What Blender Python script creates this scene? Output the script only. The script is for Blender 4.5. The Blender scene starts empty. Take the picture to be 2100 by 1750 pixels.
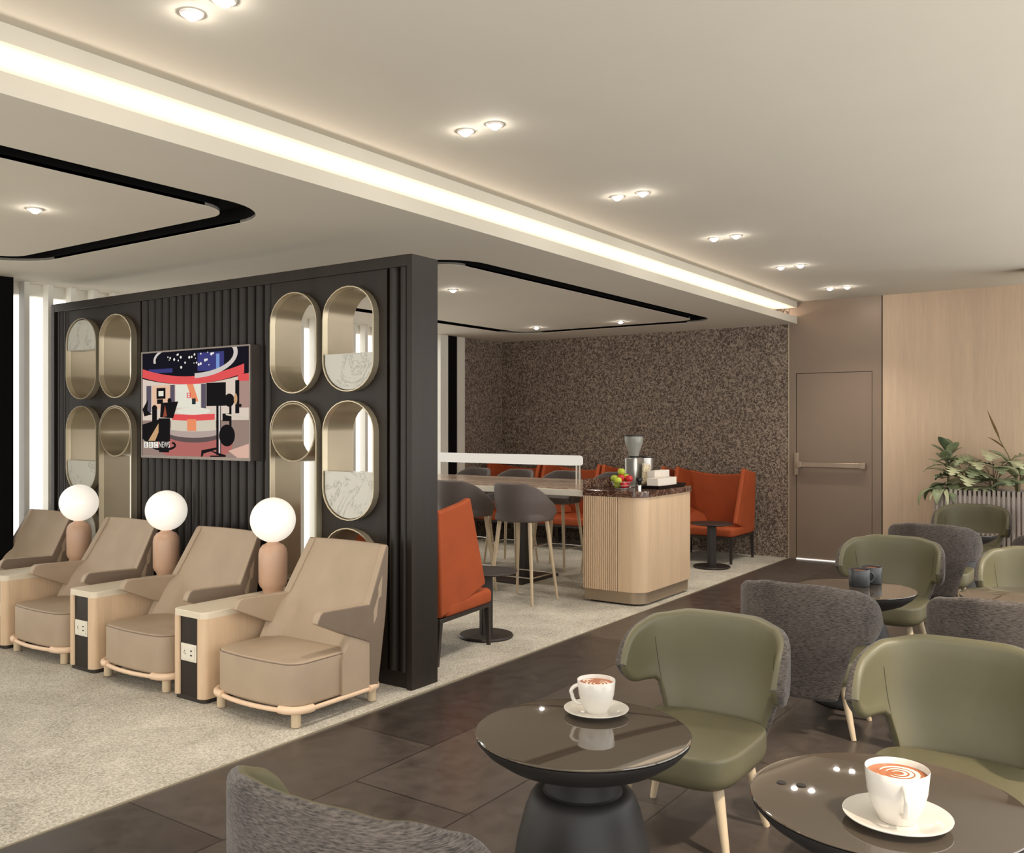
import bpy, bmesh, math, random
from math import pi, sin, cos, radians, sqrt
from mathutils import Vector, Matrix
from mathutils.geometry import tessellate_polygon

random.seed(7)
S = bpy.context.scene
COL = S.collection

# ------------------------------------------------------------------ materials
def lin(c):
    c /= 255.0
    return c / 12.92 if c <= 0.04045 else ((c + 0.055) / 1.055) ** 2.4

def rgb(r, g, b):
    return (lin(r), lin(g), lin(b), 1.0)

class NT:
    """tiny node-graph helper"""
    def __init__(self, name):
        self.m = bpy.data.materials.new(name)
        self.m.use_nodes = True
        self.t = self.m.node_tree
        self.b = self.t.nodes['Principled BSDF']
        self.out = self.t.nodes['Material Output']
    def n(self, typ, **kw):
        nd = self.t.nodes.new(typ)
        for k, v in kw.items():
            setattr(nd, k, v)
        return nd
    def l(self, a, b):
        self.t.links.new(a, b)
    def coord(self, scale=(1, 1, 1), loc=(0, 0, 0), rot=(0, 0, 0)):
        tc = self.n('ShaderNodeTexCoord')
        mp = self.n('ShaderNodeMapping')
        mp.inputs['Scale'].default_value = scale
        mp.inputs['Location'].default_value = loc
        mp.inputs['Rotation'].default_value = rot
        self.l(tc.outputs['Object'], mp.inputs['Vector'])
        return mp.outputs['Vector']
    def noise(self, vec, scale, detail=3, rough=0.55, dist=0.0):
        nd = self.n('ShaderNodeTexNoise')
        nd.inputs['Scale'].default_value = scale
        nd.inputs['Detail'].default_value = detail
        nd.inputs['Roughness'].default_value = rough
        nd.inputs['Distortion'].default_value = dist
        self.l(vec, nd.inputs['Vector'])
        return nd.outputs['Fac']
    def ramp(self, fac, stops):
        r = self.n('ShaderNodeValToRGB')
        el = r.color_ramp.elements
        while len(el) < len(stops):
            el.new(0.5)
        for e, (p, c) in zip(el, stops):
            e.position = p
            e.color = c if len(c) == 4 else (*c, 1)
        self.l(fac, r.inputs['Fac'])
        return r.outputs['Color']
    def bump(self, fac, strength=0.2, dist=0.01):
        bp = self.n('ShaderNodeBump')
        bp.inputs['Strength'].default_value = strength
        bp.inputs['Distance'].default_value = dist
        self.l(fac, bp.inputs['Height'])
        self.l(bp.outputs['Normal'], self.b.inputs['Normal'])
    def setp(self, rough=0.5, metal=0.0, spec=0.5, coat=0.0):
        self.b.inputs['Roughness'].default_value = rough
        self.b.inputs['Metallic'].default_value = metal
        self.b.inputs['Specular IOR Level'].default_value = spec
        if coat:
            self.b.inputs['Coat Weight'].default_value = coat
            self.b.inputs['Coat Roughness'].default_value = 0.05

def shade(c, f):
    return (min(1, c[0] * f), min(1, c[1] * f), min(1, c[2] * f), 1)

def m_plain(name, c, rough=0.5, metal=0.0, spec=0.5, var=0.08, nscale=6.0, bump=0.0, bscale=200.0, coat=0.0):
    k = NT(name)
    v = k.coord()
    k.l(k.ramp(k.noise(v, nscale), [(0.3, shade(c, 1 - var)), (0.7, shade(c, 1 + var))]), k.b.inputs['Base Color'])
    k.setp(rough, metal, spec, coat)
    if bump:
        k.bump(k.noise(v, bscale, 2), bump, 0.002)
    return k.m

def m_wood(name, c, axis='z', rough=0.5, contrast=0.22, fine=90.0, spec=0.4):
    k = NT(name)
    st = {'x': (0.06, 1, 1), 'y': (1, 0.06, 1), 'z': (1, 1, 0.06)}[axis]
    v = k.coord(scale=st)
    a = k.noise(v, 9.0, 5, 0.65, 0.6)
    b = k.noise(v, fine, 3, 0.6)
    mx = k.n('ShaderNodeMath', operation='MULTIPLY_ADD')
    k.l(b, mx.inputs[0]); mx.inputs[1].default_value = 0.55; k.l(a, mx.inputs[2])
    col = k.ramp(mx.outputs[0], [(0.45, shade(c, 1 - contrast)), (0.75, c), (1.0, shade(c, 1 + contrast * 0.8))])
    k.l(col, k.b.inputs['Base Color'])
    k.setp(rough, 0, spec)
    k.bump(b, 0.08, 0.002)
    return k.m

def m_fabric(name, c, c2, rough=0.85, scale=(45, 45, 340)):
    k = NT(name)
    v = k.coord(scale=scale)
    w = k.noise(v, 1.0, 2, 0.6)
    v2 = k.coord()
    big = k.noise(v2, 5.0, 2)
    mx = k.n('ShaderNodeMath', operation='MULTIPLY_ADD')
    k.l(big, mx.inputs[0]); mx.inputs[1].default_value = 0.25; k.l(w, mx.inputs[2])
    k.l(k.ramp(mx.outputs[0], [(0.45, c), (0.8, c2)]), k.b.inputs['Base Color'])
    k.setp(rough, 0, 0.3)
    k.b.inputs['Sheen Weight'].default_value = 0.15
    k.bump(w, 0.35, 0.002)
    return k.m

def m_leather(name, c, rough=0.5, spec=0.4):
    k = NT(name)
    v = k.coord()
    k.l(k.ramp(k.noise(v, 4.0, 3), [(0.3, shade(c, 0.93)), (0.7, shade(c, 1.06))]), k.b.inputs['Base Color'])
    vo = k.n('ShaderNodeTexVoronoi')
    vo.inputs['Scale'].default_value = 260.0
    k.l(v, vo.inputs['Vector'])
    k.setp(rough, 0, spec)
    k.bump(vo.outputs['Distance'], 0.12, 0.001)
    return k.m

def m_emit(name, c, strength):
    m = bpy.data.materials.new(name)
    m.use_nodes = True
    t = m.node_tree
    t.nodes.remove(t.nodes['Principled BSDF'])
    e = t.nodes.new('ShaderNodeEmission')
    e.inputs['Color'].default_value = c
    e.inputs['Strength'].default_value = strength
    t.links.new(e.outputs['Emission'], t.nodes['Material Output'].inputs['Surface'])
    return m

def m_marble(name, base, vein, scale=3.0, rough=0.15, width=0.06):
    k = NT(name)
    v = k.coord()
    nz = k.noise(v, scale, 6, 0.7, 2.5)
    d = k.n('ShaderNodeMath', operation='SUBTRACT'); k.l(nz, d.inputs[0]); d.inputs[1].default_value = 0.5
    a = k.n('ShaderNodeMath', operation='ABSOLUTE'); k.l(d.outputs[0], a.inputs[0])
    k.l(k.ramp(a.outputs[0], [(0.0, vein), (width * 0.5, shade(base, 0.85)), (width * 2.2, base)]), k.b.inputs['Base Color'])
    k.setp(rough, 0, 0.5)
    return k.m

M = {}
def make_materials():
    # ceiling plaster
    M['ceiling'] = m_plain('ceiling_plaster', rgb(200, 193, 178), 0.9, var=0.015, nscale=2.0, bump=0.08, bscale=60)
    M['black'] = m_plain('shadow_gap_black', rgb(14, 13, 13), 0.9, spec=0.1)
    # dark stone tiles
    k = NT('dark_stone_tile')
    v = k.coord(loc=(-3.515, -3.563, 0))
    br = k.n('ShaderNodeTexBrick')
    br.offset = 0.43; br.offset_frequency = 2; br.squash = 1.0
    br.inputs['Scale'].default_value = 1.0
    br.inputs['Brick Width'].default_value = 1.26
    br.inputs['Row Height'].default_value = 0.633
    br.inputs['Mortar Size'].default_value = 0.0035
    br.inputs['Mortar Smooth'].default_value = 0.1
    br.inputs['Bias'].default_value = 0.0
    br.inputs['Color1'].default_value = rgb(56, 50, 46)
    br.inputs['Color2'].default_value = rgb(80, 72, 66)
    br.inputs['Mortar'].default_value = rgb(22, 20, 18)
    k.l(v, br.inputs['Vector'])
    v2 = k.coord()
    sp = k.noise(v2, 9.0, 9, 0.68)
    mix = k.n('ShaderNodeMix', data_type='RGBA', blend_type='MULTIPLY')
    mix.inputs[0].default_value = 1.0
    k.l(br.outputs['Color'], mix.inputs[6])
    k.l(k.ramp(sp, [(0.3, (0.66, 0.65, 0.64)), (0.7, (1.25, 1.22, 1.19))]), mix.inputs[7])
    k.l(mix.outputs[2], k.b.inputs['Base Color'])
    k.l(k.ramp(sp, [(0.3, (0.27,) * 3), (0.7, (0.40,) * 3)]), k.b.inputs['Roughness'])
    k.b.inputs['Specular IOR Level'].default_value = 0.42
    k.bump(sp, 0.08, 0.003)
    M['tile'] = k.m
    # carpet
    k = NT('beige_cut_pile_carpet')
    v = k.coord()
    f1 = k.noise(v, 85.0, 3, 0.7)
    f2 = k.noise(v, 2.2, 3, 0.6, 0.5)
    mx = k.n('ShaderNodeMath', operation='MULTIPLY_ADD')
    k.l(f2, mx.inputs[0]); mx.inputs[1].default_value = 0.45; k.l(f1, mx.inputs[2])
    k.l(k.ramp(mx.outputs[0], [(0.45, rgb(132, 126, 115)), (0.72, rgb(192, 185, 171)), (0.95, rgb(228, 222, 208))]), k.b.inputs['Base Color'])
    k.setp(0.95, 0, 0.1)
    k.bump(f1, 0.9, 0.012)
    M['carpet'] = k.m
    # wallpaper with short pale dashes
    k = NT('brown_dash_wallpaper')
    v = k.coord()
    nz = k.noise(v, 12.5, 2.0, 0.35, 1.6)
    ml = k.n('ShaderNodeMath', operation='MULTIPLY'); k.l(nz, ml.inputs[0]); ml.inputs[1].default_value = 7.0
    fr = k.n('ShaderNodeMath', operation='PINGPONG'); k.l(ml.outputs[0], fr.inputs[0]); fr.inputs[1].default_value = 0.5
    brk = k.noise(v, 34.0, 1.0, 0.4)
    ad = k.n('ShaderNodeMath', operation='MULTIPLY_ADD'); k.l(brk, ad.inputs[0]); ad.inputs[1].default_value = 0.9; k.l(fr.outputs[0], ad.inputs[2])
    pat = k.ramp(ad.outputs[0], [(0.66, rgb(84, 70, 61)), (0.78, rgb(152, 136, 121))])
    k.l(pat, k.b.inputs['Base Color'])
    k.setp(0.7, 0, 0.3)
    M['wallpaper'] = k.m
    M['oak_wall'] = m_wood('pale_oak_wall', rgb(198, 173, 147), 'z', 0.5, 0.13, 60)
    M['oak'] = m_wood('pale_oak', rgb(208, 180, 148), 'z', 0.45, 0.14, 80)
    M['oak_leg'] = m_wood('pale_oak_legs', rgb(200, 180, 150), 'z', 0.45, 0.12, 80)
    M['oak_top'] = m_wood('pale_ash_top', rgb(212, 200, 178), 'x', 0.4, 0.08, 80)
    M['ebony'] = m_wood('dark_stained_wood', rgb(37, 30, 25), 'z', 0.42, 0.35, 110, spec=0.35)
    M['bronze'] = m_plain('bronze_metal_door', rgb(138, 120, 104), 0.42, 0.35, 0.5, var=0.05, nscale=1.5)
    M['bronze_light'] = m_plain('bronze_hardware', rgb(158, 140, 122), 0.38, 0.4, 0.5, var=0.04)
    M['dark_line'] = m_plain('dark_joint', rgb(30, 24, 20), 0.8)
    M['brass'] = m_plain('brushed_brass', rgb(205, 192, 165), 0.3, 0.7, 0.5, var=0.04)
    M['niche'] = m_plain('beige_niche_lining', rgb(160, 146, 120), 0.24, 0.35, 0.5, var=0.06, nscale=3)
    M['marble'] = m_marble('white_marble', rgb(202, 200, 190), rgb(150, 147, 138), 1.7, 0.2, 0.014)
    M['marble_brown'] = m_marble('brown_marble', rgb(74, 48, 40), rgb(176, 146, 122), 6.5, 0.12, 0.045)
    # striped stone table top
    k = NT('striped_travertine_top')
    v = k.coord(scale=(6, 0.7, 1))
    nz = k.noise(v, 3.0, 5, 0.7, 0.8)
    k.l(k.ramp(nz, [(0.35, rgb(126, 98, 84)), (0.5, rgb(216, 194, 174)), (0.6, rgb(158, 128, 110)), (0.72, rgb(230, 214, 196))]), k.b.inputs['Base Color'])
    k.setp(0.2, 0, 0.5)
    M['striped'] = k.m
    M['white_edge'] = m_plain('cream_lacquer', rgb(222, 216, 202), 0.4, var=0.02)
    M['white'] = m_plain('white_paint', rgb(226, 222, 212), 0.55, var=0.02)
    M['tan_leather'] = m_leather('taupe_leather', rgb(166, 147, 125), 0.5)
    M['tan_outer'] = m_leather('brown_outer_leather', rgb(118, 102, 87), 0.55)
    M['tan_dark'] = m_plain('taupe_piping', rgb(120, 102, 86), 0.6)
    M['blush_metal'] = m_plain('blush_painted_rail', rgb(222, 192, 162), 0.4, var=0.03)
    M['blush_lamp'] = m_plain('blush_ceramic', rgb(190, 154, 128), 0.35, var=0.03)
    M['olive'] = m_leather('olive_leather', rgb(101, 96, 73), 0.45, 0.4)
    M['seam'] = m_plain('seam_thread', rgb(62, 58, 42), 0.7)
    M['grey_fabric'] = m_fabric('charcoal_weave', rgb(44, 39, 36), rgb(102, 93, 86))
    M['stool'] = m_plain('graphite_upholstery', rgb(92, 82, 78), 0.6, var=0.06)
    M['orange'] = m_plain('burnt_orange_wool', rgb(160, 74, 37), 0.7, spec=0.3, var=0.08, bump=0.25, bscale=400)
    M['dark_metal'] = m_plain('dark_bronze_metal', rgb(54, 47, 43), 0.45, 0.3, 0.5)
    M['table_black'] = m_plain('matt_black_stone', rgb(38, 36, 35), 0.5, 0.0, 0.4)
    M['table_gloss'] = m_plain('polished_black_glass', rgb(74, 65, 55), 0.03, 0.0, 0.5, var=0.03); M['table_gloss'].node_tree.nodes['Principled BSDF'].inputs['IOR'].default_value = 1.95
    M['chrome'] = m_plain('chrome', rgb(220, 216, 208), 0.12, 1.0)
    M['steel'] = m_plain('brushed_steel', rgb(186, 184, 178), 0.3, 0.85)
    M['porcelain'] = m_plain('white_porcelain', rgb(208, 202, 192), 0.18, 0, 0.5, var=0.01, coat=0.4)
    M['coffee'] = m_plain('coffee_crema', rgb(168, 96, 54), 0.4, var=0.15, nscale=40)
    M['foam'] = m_plain('milk_foam', rgb(240, 220, 200), 0.5, var=0.03)
    M['mug'] = m_plain('slate_glaze', rgb(58, 60, 62), 0.35, 0, 0.5, var=0.05)
    M['plinth'] = m_plain('champagne_plinth', rgb(164, 146, 124), 0.35, 0.5, var=0.03)
    M['plate'] = m_plain('cream_plastic', rgb(222, 216, 200), 0.4, var=0.02)
    M['planter'] = m_plain('champagne_ribbed_metal', rgb(186, 174, 163), 0.42, 0.25, var=0.03)
    M['soil'] = m_plain('dark_soil', rgb(46, 36, 28), 0.95, bump=0.6, bscale=60)
    M['leaf_dark'] = m_plain('leaf_deep_green', rgb(102, 116, 88), 0.4, 0, 0.5, var=0.25, nscale=14)
    M['leaf_pale'] = m_plain('leaf_pale_green', rgb(186, 188, 150), 0.45, 0, 0.5, var=0.22, nscale=14)
    M['leaf_mid'] = m_plain('leaf_mid_green', rgb(138, 149, 114), 0.42, 0, 0.5, var=0.25, nscale=14)
    M['leaf_dry'] = m_plain('leaf_bronze', rgb(136, 110, 70), 0.5, 0, 0.4, var=0.25, nscale=20)
    M['stem'] = m_plain('plant_stem', rgb(112, 104, 70), 0.6)
    M['lime'] = m_plain('lime_skin', rgb(176, 190, 52), 0.35, var=0.12, nscale=20)
    M['redfruit'] = m_plain('red_apple_skin', rgb(196, 36, 44), 0.3, var=0.2, nscale=20)
    M['wire'] = m_plain('fine_wire', rgb(190, 186, 178), 0.3, 0.9)
    M['black_plastic'] = m_plain('black_plastic', rgb(22, 21, 21), 0.35)
    M['hopper'] = m_plain('smoked_hopper', rgb(150, 150, 142), 0.15, 0, 0.5)
    M['card'] = m_plain('white_card', rgb(224, 216, 204), 0.7, var=0.03)
    M['kraft'] = m_plain('pink_card', rgb(192, 164, 148), 0.7, var=0.05)
    k = NT('speckled_packet')
    vo = k.n('ShaderNodeTexVoronoi'); vo.inputs['Scale'].default_value = 60
    k.l(k.coord(), vo.inputs['Vector'])
    k.l(k.ramp(vo.outputs['Distance'], [(0.25, rgb(150, 100, 120)), (0.4, rgb(226, 216, 180))]), k.b.inputs['Base Color'])
    M['packet'] = k.m
    M['tv_black'] = m_plain('television_black', rgb(84, 76, 72), 0.4, 0.2)
    M['tv_rim'] = m_plain('television_rim', rgb(140, 130, 122), 0.4, 0.4)
    M['globe'] = m_plain('opal_glass_glow', rgb(236, 230, 220), 0.12, 0, 0.6, var=0.0); gb = M['globe'].node_tree.nodes['Principled BSDF']; gb.inputs['Emission Color'].default_value = (1.0, 0.93, 0.82, 1); gb.inputs['Emission Strength'].default_value = 0.55
    M['cove'] = m_emit('warm_led_strip', (1.0, 0.87, 0.76, 1), 16.0)
    M['lens'] = m_emit('downlight_glow', (1.0, 0.94, 0.87, 1), 170.0)
    M['lightbar'] = m_emit('opal_light_bar', (1.0, 0.93, 0.8, 1), 0.75)
    M['trimring'] = m_plain('downlight_trim', rgb(222, 214, 206), 0.4, 0.2, var=0.02)
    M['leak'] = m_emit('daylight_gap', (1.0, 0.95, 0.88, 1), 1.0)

# ------------------------------------------------------------------ mesh building
class MB:
    def __init__(self):
        self.v = []; self.f = []; self.mi = []
    def add(self, vs, fs, mi=0, mat=None):
        o = len(self.v)
        for p in vs:
            p = Vector(p)
            if mat is not None:
                p = mat @ p
            self.v.append(p)
        for f in fs:
            self.f.append([o + i for i in f]); self.mi.append(mi)
        return self
    def box(self, x0, x1, y0, y1, z0, z1, mi=0, mat=None):
        vs = [(x, y, z) for z in (z0, z1) for y in (y0, y1) for x in (x0, x1)]
        fs = [(0, 2, 3, 1), (4, 5, 7, 6), (0, 1, 5, 4), (2, 6, 7, 3), (0, 4, 6, 2), (1, 3, 7, 5)]
        return self.add(vs, fs, mi, mat)
    def lathe(self, prof, c=(0, 0, 0), n=32, mi=0, mat=None, cap=True):
        vs = []; fs = []
        for r, z in prof:
            for i in range(n):
                a = 2 * pi * i / n
                vs.append((c[0] + r * cos(a), c[1] + r * sin(a), c[2] + z))
        for j in range(len(prof) - 1):
            for i in range(n):
                a, b = j * n + i, j * n + (i + 1) % n
                fs.append((a, b, b + n, a + n))
        if cap:
            if prof[0][0] > 1e-6: fs.append(tuple(reversed(range(n))))
            if prof[-1][0] > 1e-6: fs.append(tuple(range((len(prof) - 1) * n, len(prof) * n)))
        return self.add(vs, fs, mi, mat)
    def tube(self, pts, r, n=8, mi=0, closed=False, mat=None):
        pts = [Vector(p) for p in pts]
        rs = r if isinstance(r, (list, tuple)) else [r] * len(pts)
        L = len(pts); vs = []; fs = []
        up = None
        for i, p in enumerate(pts):
            if closed:
                t = pts[(i + 1) % L] - pts[i - 1]
            else:
                t = pts[min(i + 1, L - 1)] - pts[max(i - 1, 0)]
            t.normalize()
            if up is None:
                up = Vector((0, 0, 1)) if abs(t.z) < 0.9 else Vector((1, 0, 0))
            s = t.cross(up); s.normalize()
            up = s.cross(t); up.normalize()
            for k in range(n):
                a = 2 * pi * k / n
                vs.append(p + (s * cos(a) + up * sin(a)) * rs[i])
        for i in range(L if closed else L - 1):
            for k in range(n):
                a, b = i * n + k, i * n + (k + 1) % n
                c, d = ((i + 1) % L) * n + (k + 1) % n, ((i + 1) % L) * n + k
                fs.append((a, b, c, d))
        if not closed:
            fs.append(tuple(reversed(range(n)))); fs.append(tuple(range((L - 1) * n, L * n)))
        return self.add(vs, fs, mi, mat)
    def loft(self, outline, prof, mi=0, mat=None):
        """outline: ccw 2D loop; prof: list of (inset, z)"""
        n = len(outline)
        nor = []
        for i in range(n):
            a = Vector(outline[i - 1]); b = Vector(outline[(i + 1) % n])
            t = (b - a); t.normalize()
            nor.append(Vector((t.y, -t.x)))
        vs = []; fs = []
        for ins, z in prof:
            for i in range(n):
                p = Vector(outline[i]) - nor[i] * ins
                vs.append((p.x, p.y, z))
        for j in range(len(prof) - 1):
            for i in range(n):
                a, b = j * n + i, j * n + (i + 1) % n
                fs.append((a, b, b + n, a + n))
        fs.append(tuple(reversed(range(n)))); fs.append(tuple(range((len(prof) - 1) * n, len(prof) * n)))
        return self.add(vs, fs, mi, mat)
    def plate(self, outer, holes, to3, t0, t1, mi=0, mi_side=None):
        """flat plate with holes: 2D loops, to3(u, v, t) -> point"""
        loops = [outer] + holes
        flat = [p for lp in loops for p in lp]
        tris = tessellate_polygon([[Vector((p[0], p[1], 0)) for p in lp] for lp in loops])
        n = len(flat)
        vs = [to3(u, v, t0) for u, v in flat] + [to3(u, v, t1) for u, v in flat]
        fs = [tuple(t) for t in tris] + [tuple(n + i for i in reversed(t)) for t in tris]
        self.add(vs, fs, mi)
        s = []; o = 0
        for lp in loops:
            m = len(lp)
            for i in range(m):
                a, b = o + i, o + (i + 1) % m
                s.append((a, b, b + n, a + n))
            o += m
        self.add(vs, s, mi if mi_side is None else mi_side)
        return self
    def build(self, name, mats, parent=None, smooth=35, bevel=0.0, seg=2, sub=0, doubles=True):
        me = bpy.data.meshes.new(name)
        me.from_pydata([tuple(p) for p in self.v], [], self.f)
        mats = mats if isinstance(mats, (list, tuple)) else [mats]
        for m in mats:
            me.materials.append(M[m] if isinstance(m, str) else m)
        for p, i in zip(me.polygons, self.mi):
            p.material_index = i
        bm = bmesh.new(); bm.from_mesh(me)
        if doubles:
            bmesh.ops.remove_doubles(bm, verts=bm.verts, dist=1e-5)
        bmesh.ops.recalc_face_normals(bm, faces=bm.faces)
        bm.to_mesh(me); bm.free()
        if smooth:
            for p in me.polygons:
                p.use_smooth = True
            me.set_sharp_from_angle(angle=radians(smooth))
        ob = bpy.data.objects.new(name, me)
        COL.objects.link(ob)
        if parent is not None:
            ob.parent = parent
        if bevel:
            b = ob.modifiers.new('bevel', 'BEVEL'); b.width = bevel; b.segments = seg; b.limit_method = 'ANGLE'; b.angle_limit = radians(40)
            b.harden_normals = False
        if sub:
            s = ob.modifiers.new('sub', 'SUBSURF'); s.levels = sub; s.render_levels = sub
        return ob

def tag(o, label=None, cat=None, group=None, kind=None):
    if label: o['label'] = label
    if cat: o['category'] = cat
    if group: o['group'] = group
    if kind: o['kind'] = kind
    return o

def thing(name, label, cat, loc=(0, 0, 0), rz=0.0, group=None):
    o = bpy.data.objects.new(name, None)
    o.empty_display_size = 0.1
    COL.objects.link(o)
    o.location = loc; o.rotation_euler = (0, 0, rz)
    return tag(o, label, cat, group)

def dup(root, loc, rz, label, group=None):
    r = root.copy(); COL.objects.link(r); r.location = loc; r.rotation_euler = (0, 0, rz)
    r['label'] = label
    if group: r['group'] = group
    for ch in list(root.children):
        c = ch.copy(); COL.objects.link(c); c.parent = r
        for g in list(ch.children):
            d = g.copy(); COL.objects.link(d); d.parent = c
    return r

def struct(o, label=None):
    o['kind'] = 'structure'
    if label: o['label'] = label
    return o

def sstep(a, b, x):
    t = max(0.0, min(1.0, (x - a) / (b - a)))
    return t * t * (3 - 2 * t)

def rrect(x0, x1, y0, y1, r, n=6, rr=None):
    """rounded rectangle ccw; rr = per-corner radii (x1y0, x1y1, x0y1, x0y0)"""
    rr = rr or (r, r, r, r)
    out = []
    for (cx, cy, a0, q) in ((x1, y0, -90, rr[0]), (x1, y1, 0, rr[1]), (x0, y1, 90, rr[2]), (x0, y0, 180, rr[3])):
        sx = -1 if cx == x1 else 1; sy = -1 if cy == y1 else 1
        if q <= 1e-6:
            out.append((cx, cy)); continue
        for i in range(n + 1):
            a = radians(a0 + 90 * i / n)
            out.append((cx + sx * q + q * cos(a), cy + sy * q + q * sin(a)))
    return out

def superell(cx, cy, a, b, e, n=40):
    out = []
    for i in range(n):
        t = 2 * pi * i / n
        c, s = cos(t), sin(t)
        out.append((cx + a * math.copysign(abs(c) ** (2 / e), c), cy + b * math.copysign(abs(s) ** (2 / e), s)))
    return out

def round_prof(z0, z1, rb, rt, n=5, eb=1.0, et=1.0):
    """inset profile with rounded bottom (rb) and top (rt) edges"""
    p = []
    for i in range(n + 1):
        a = pi / 2 * i / n
        p.append((rb * eb * (1 - sin(a)), z0 + rb * (1 - cos(a))))
    for i in range(n + 1):
        a = pi / 2 * i / n
        p.append((rt * et * (1 - cos(a)), z1 - rt + rt * sin(a)))
    return p

def shell(stations, nv=10, nc=4):
    """stations: (P(z)->(x,y), N(z)->(nx,ny) outward, zb, zt, th(z)); returns (outer MB, inner MB)"""
    outer, inner = [], []
    for P, N, zb, zt, th in stations:
        h = max(1e-4, (zt - zb) / 2)
        o, i_ = [], []
        def put(z, off):
            x, y = P(z); nx, ny = N(z); t = th(z) / 2
            return t, x - nx * t, y - ny * t, nx, ny
        def rows(sign):
            out = []
            tb = min(th(zb) / 2, h); tt = min(th(zt) / 2, h)
            for j in range(nc + 1):
                a = -pi / 2 + pi / 2 * j / nc
                t, cx, cy, nx, ny = put(zb, 0)
                k = min(t, h) * cos(a) if t <= h else t * cos(a)
                out.append((cx + sign * nx * t * cos(a), cy + sign * ny * t * cos(a), zb + tb + tb * sin(a)))
            z0, z1 = zb + tb, zt - tt
            for j in range(1, nv):
                z = z0 + (z1 - z0) * j / nv
                t, cx, cy, nx, ny = put(z, 0)
                out.append((cx + sign * nx * t, cy + sign * ny * t, z))
            for j in range(nc + 1):
                a = pi / 2 * j / nc
                t, cx, cy, nx, ny = put(zt, 0)
                out.append((cx + sign * nx * t * cos(a), cy + sign * ny * t * cos(a), zt - tt + tt * sin(a)))
            return out
        outer.append(rows(1)); inner.append(rows(-1))
    res = []
    for rows_ in (outer, inner):
        mb = MB(); n = len(rows_[0])
        vs = [p for r in rows_ for p in r]; fs = []
        for i in range(len(rows_) - 1):
            for j in range(n - 1):
                a = i * n + j
                fs.append((a, a + 1, a + n + 1, a + n))
        mb.add(vs, fs)
        res.append(mb)
    # close both tips on the outer mesh
    for idx in (0, -1):
        o, i_ = outer[idx], inner[idx]
        n = len(o)
        vs = o + i_
        res[0].add(vs, [(j, j + 1, n + j + 1, n + j) for j in range(n - 1)])
    return res

make_materials()
H = 1.6                       # eye height
XF = 10.95                    # far wall
YW = 7.8                      # window wall
ZC, ZS = 3.084, 2.821         # main ceiling, dropped ceiling
YS = 3.456                    # bulkhead face
YC = 3.563                    # carpet edge

# ------------------------------------------------------------------ camera
cam = bpy.data.cameras.new('camera')
cam.sensor_fit = 'HORIZONTAL'; cam.sensor_width = 36.0
cam.lens = 1874.0 / 2100.0 * 36.0
cam.shift_y = -2.0 / 2100.0
cam.clip_start = 0.02
co = bpy.data.objects.new('camera', cam); COL.objects.link(co)
co.location = (0, 0, H)
co.rotation_euler = (pi / 2, 0, radians(34.85 - 90))
S.camera = co

# ------------------------------------------------------------------ floor
struct(MB().box(-2.5, XF + 0.1, -0.75, YC, -0.1, 0).build('floor', 'tile', smooth=0), 'dark stone tiled floor')
struct(MB().box(-2.5, XF + 0.1, YC, YW + 0.3, -0.1, 0.004).build('floor.001', 'carpet', smooth=0), 'beige carpeted floor')
struct(MB().box(-2.5, XF, YC - 0.006, YC, -0.02, 0.006).build('trim_1', 'brass', smooth=0), 'thin metal strip between carpet and tiles')

# ------------------------------------------------------------------ ceilings
struct(MB().box(-2.5, XF + 0.1, -0.75, YS + 0.02, ZC, ZC + 0.2).build('ceiling', 'ceiling', smooth=0), 'main plaster ceiling')
X0, X1 = -2.5, XF
mb = MB()
# bulkhead with a glowing slot: upper nib, cove, lip
prof = [(YS, ZC + 0.02), (YS, 3.013), (YS + 0.02, 3.013), (YS + 0.30, 3.013), (YS + 0.30, 2.872), (YS + 0.02, 2.872), (YS + 0.02, 2.903),
        (YS, 2.903), (YS, ZS), (YS + 0.35, ZS), (YS + 0.35, ZC + 0.02)]
n = len(prof)
vs = [(X0, y, z) for y, z in prof] + [(X1, y, z) for y, z in prof]
mb.add(vs, [(i, (i + 1) % n, (i + 1) % n + n, i + n) for i in range(n)])
struct(mb.build('ceiling.001', 'ceiling', smooth=0), 'bulkhead with light slot')

def ring(x0, x1, y0, y1, w, ro, ri):
    return rrect(x0, x1, y0, y1, ro, 10), rrect(x0 + w, x1 - w, y0 + w, y1 - w, ri, 10)
rings = [ring(-1.36, 3.59, 4.10, 7.0, 0.20, 0.40, 0.2), ring(5.15, 10.1, 4.10, 6.95, 0.20, 0.40, 0.2)]
mb = MB()
outer = [(X0, YS + 0.35), (X1, YS + 0.35), (X1, YW + 0.3), (X0, YW + 0.3)]
mb.plate(outer, [r[0] for r in rings], lambda u, v, t: (u, v, t), ZS, ZS + 0.02)
for r in rings:
    mb.plate(r[1], [], lambda u, v, t: (u, v, t), ZS, ZS + 0.02)
mb.box(X0, X1, YS + 0.35, YW + 0.3, ZS + 0.16, ZS + 0.3)
struct(mb.build('ceiling.002', 'ceiling', smooth=0), 'dropped plaster ceiling over the lounge')
for i, r in enumerate(rings):
    mb = MB()
    for lp in r:
        k = len(lp)
        vs = [(x, y, ZS + 0.003) for x, y in lp] + [(x, y, ZS + 0.14) for x, y in lp]
        mb.add(vs, [(a, (a + 1) % k, (a + 1) % k + k, a + k) for a in range(k)])
    a, b = r
    k = len(a)
    vs = [(x, y, ZS + 0.1) for x, y in a] + [(x, y, ZS + 0.1) for x, y in b]
    mb.add(vs, [(j, (j + 1) % k, (j + 1) % k + k, j + k) for j in range(k)])
    struct(mb.build('trim_%d' % (i + 2), 'black', smooth=0), 'black shadow gap ring in the dropped ceiling')

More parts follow.
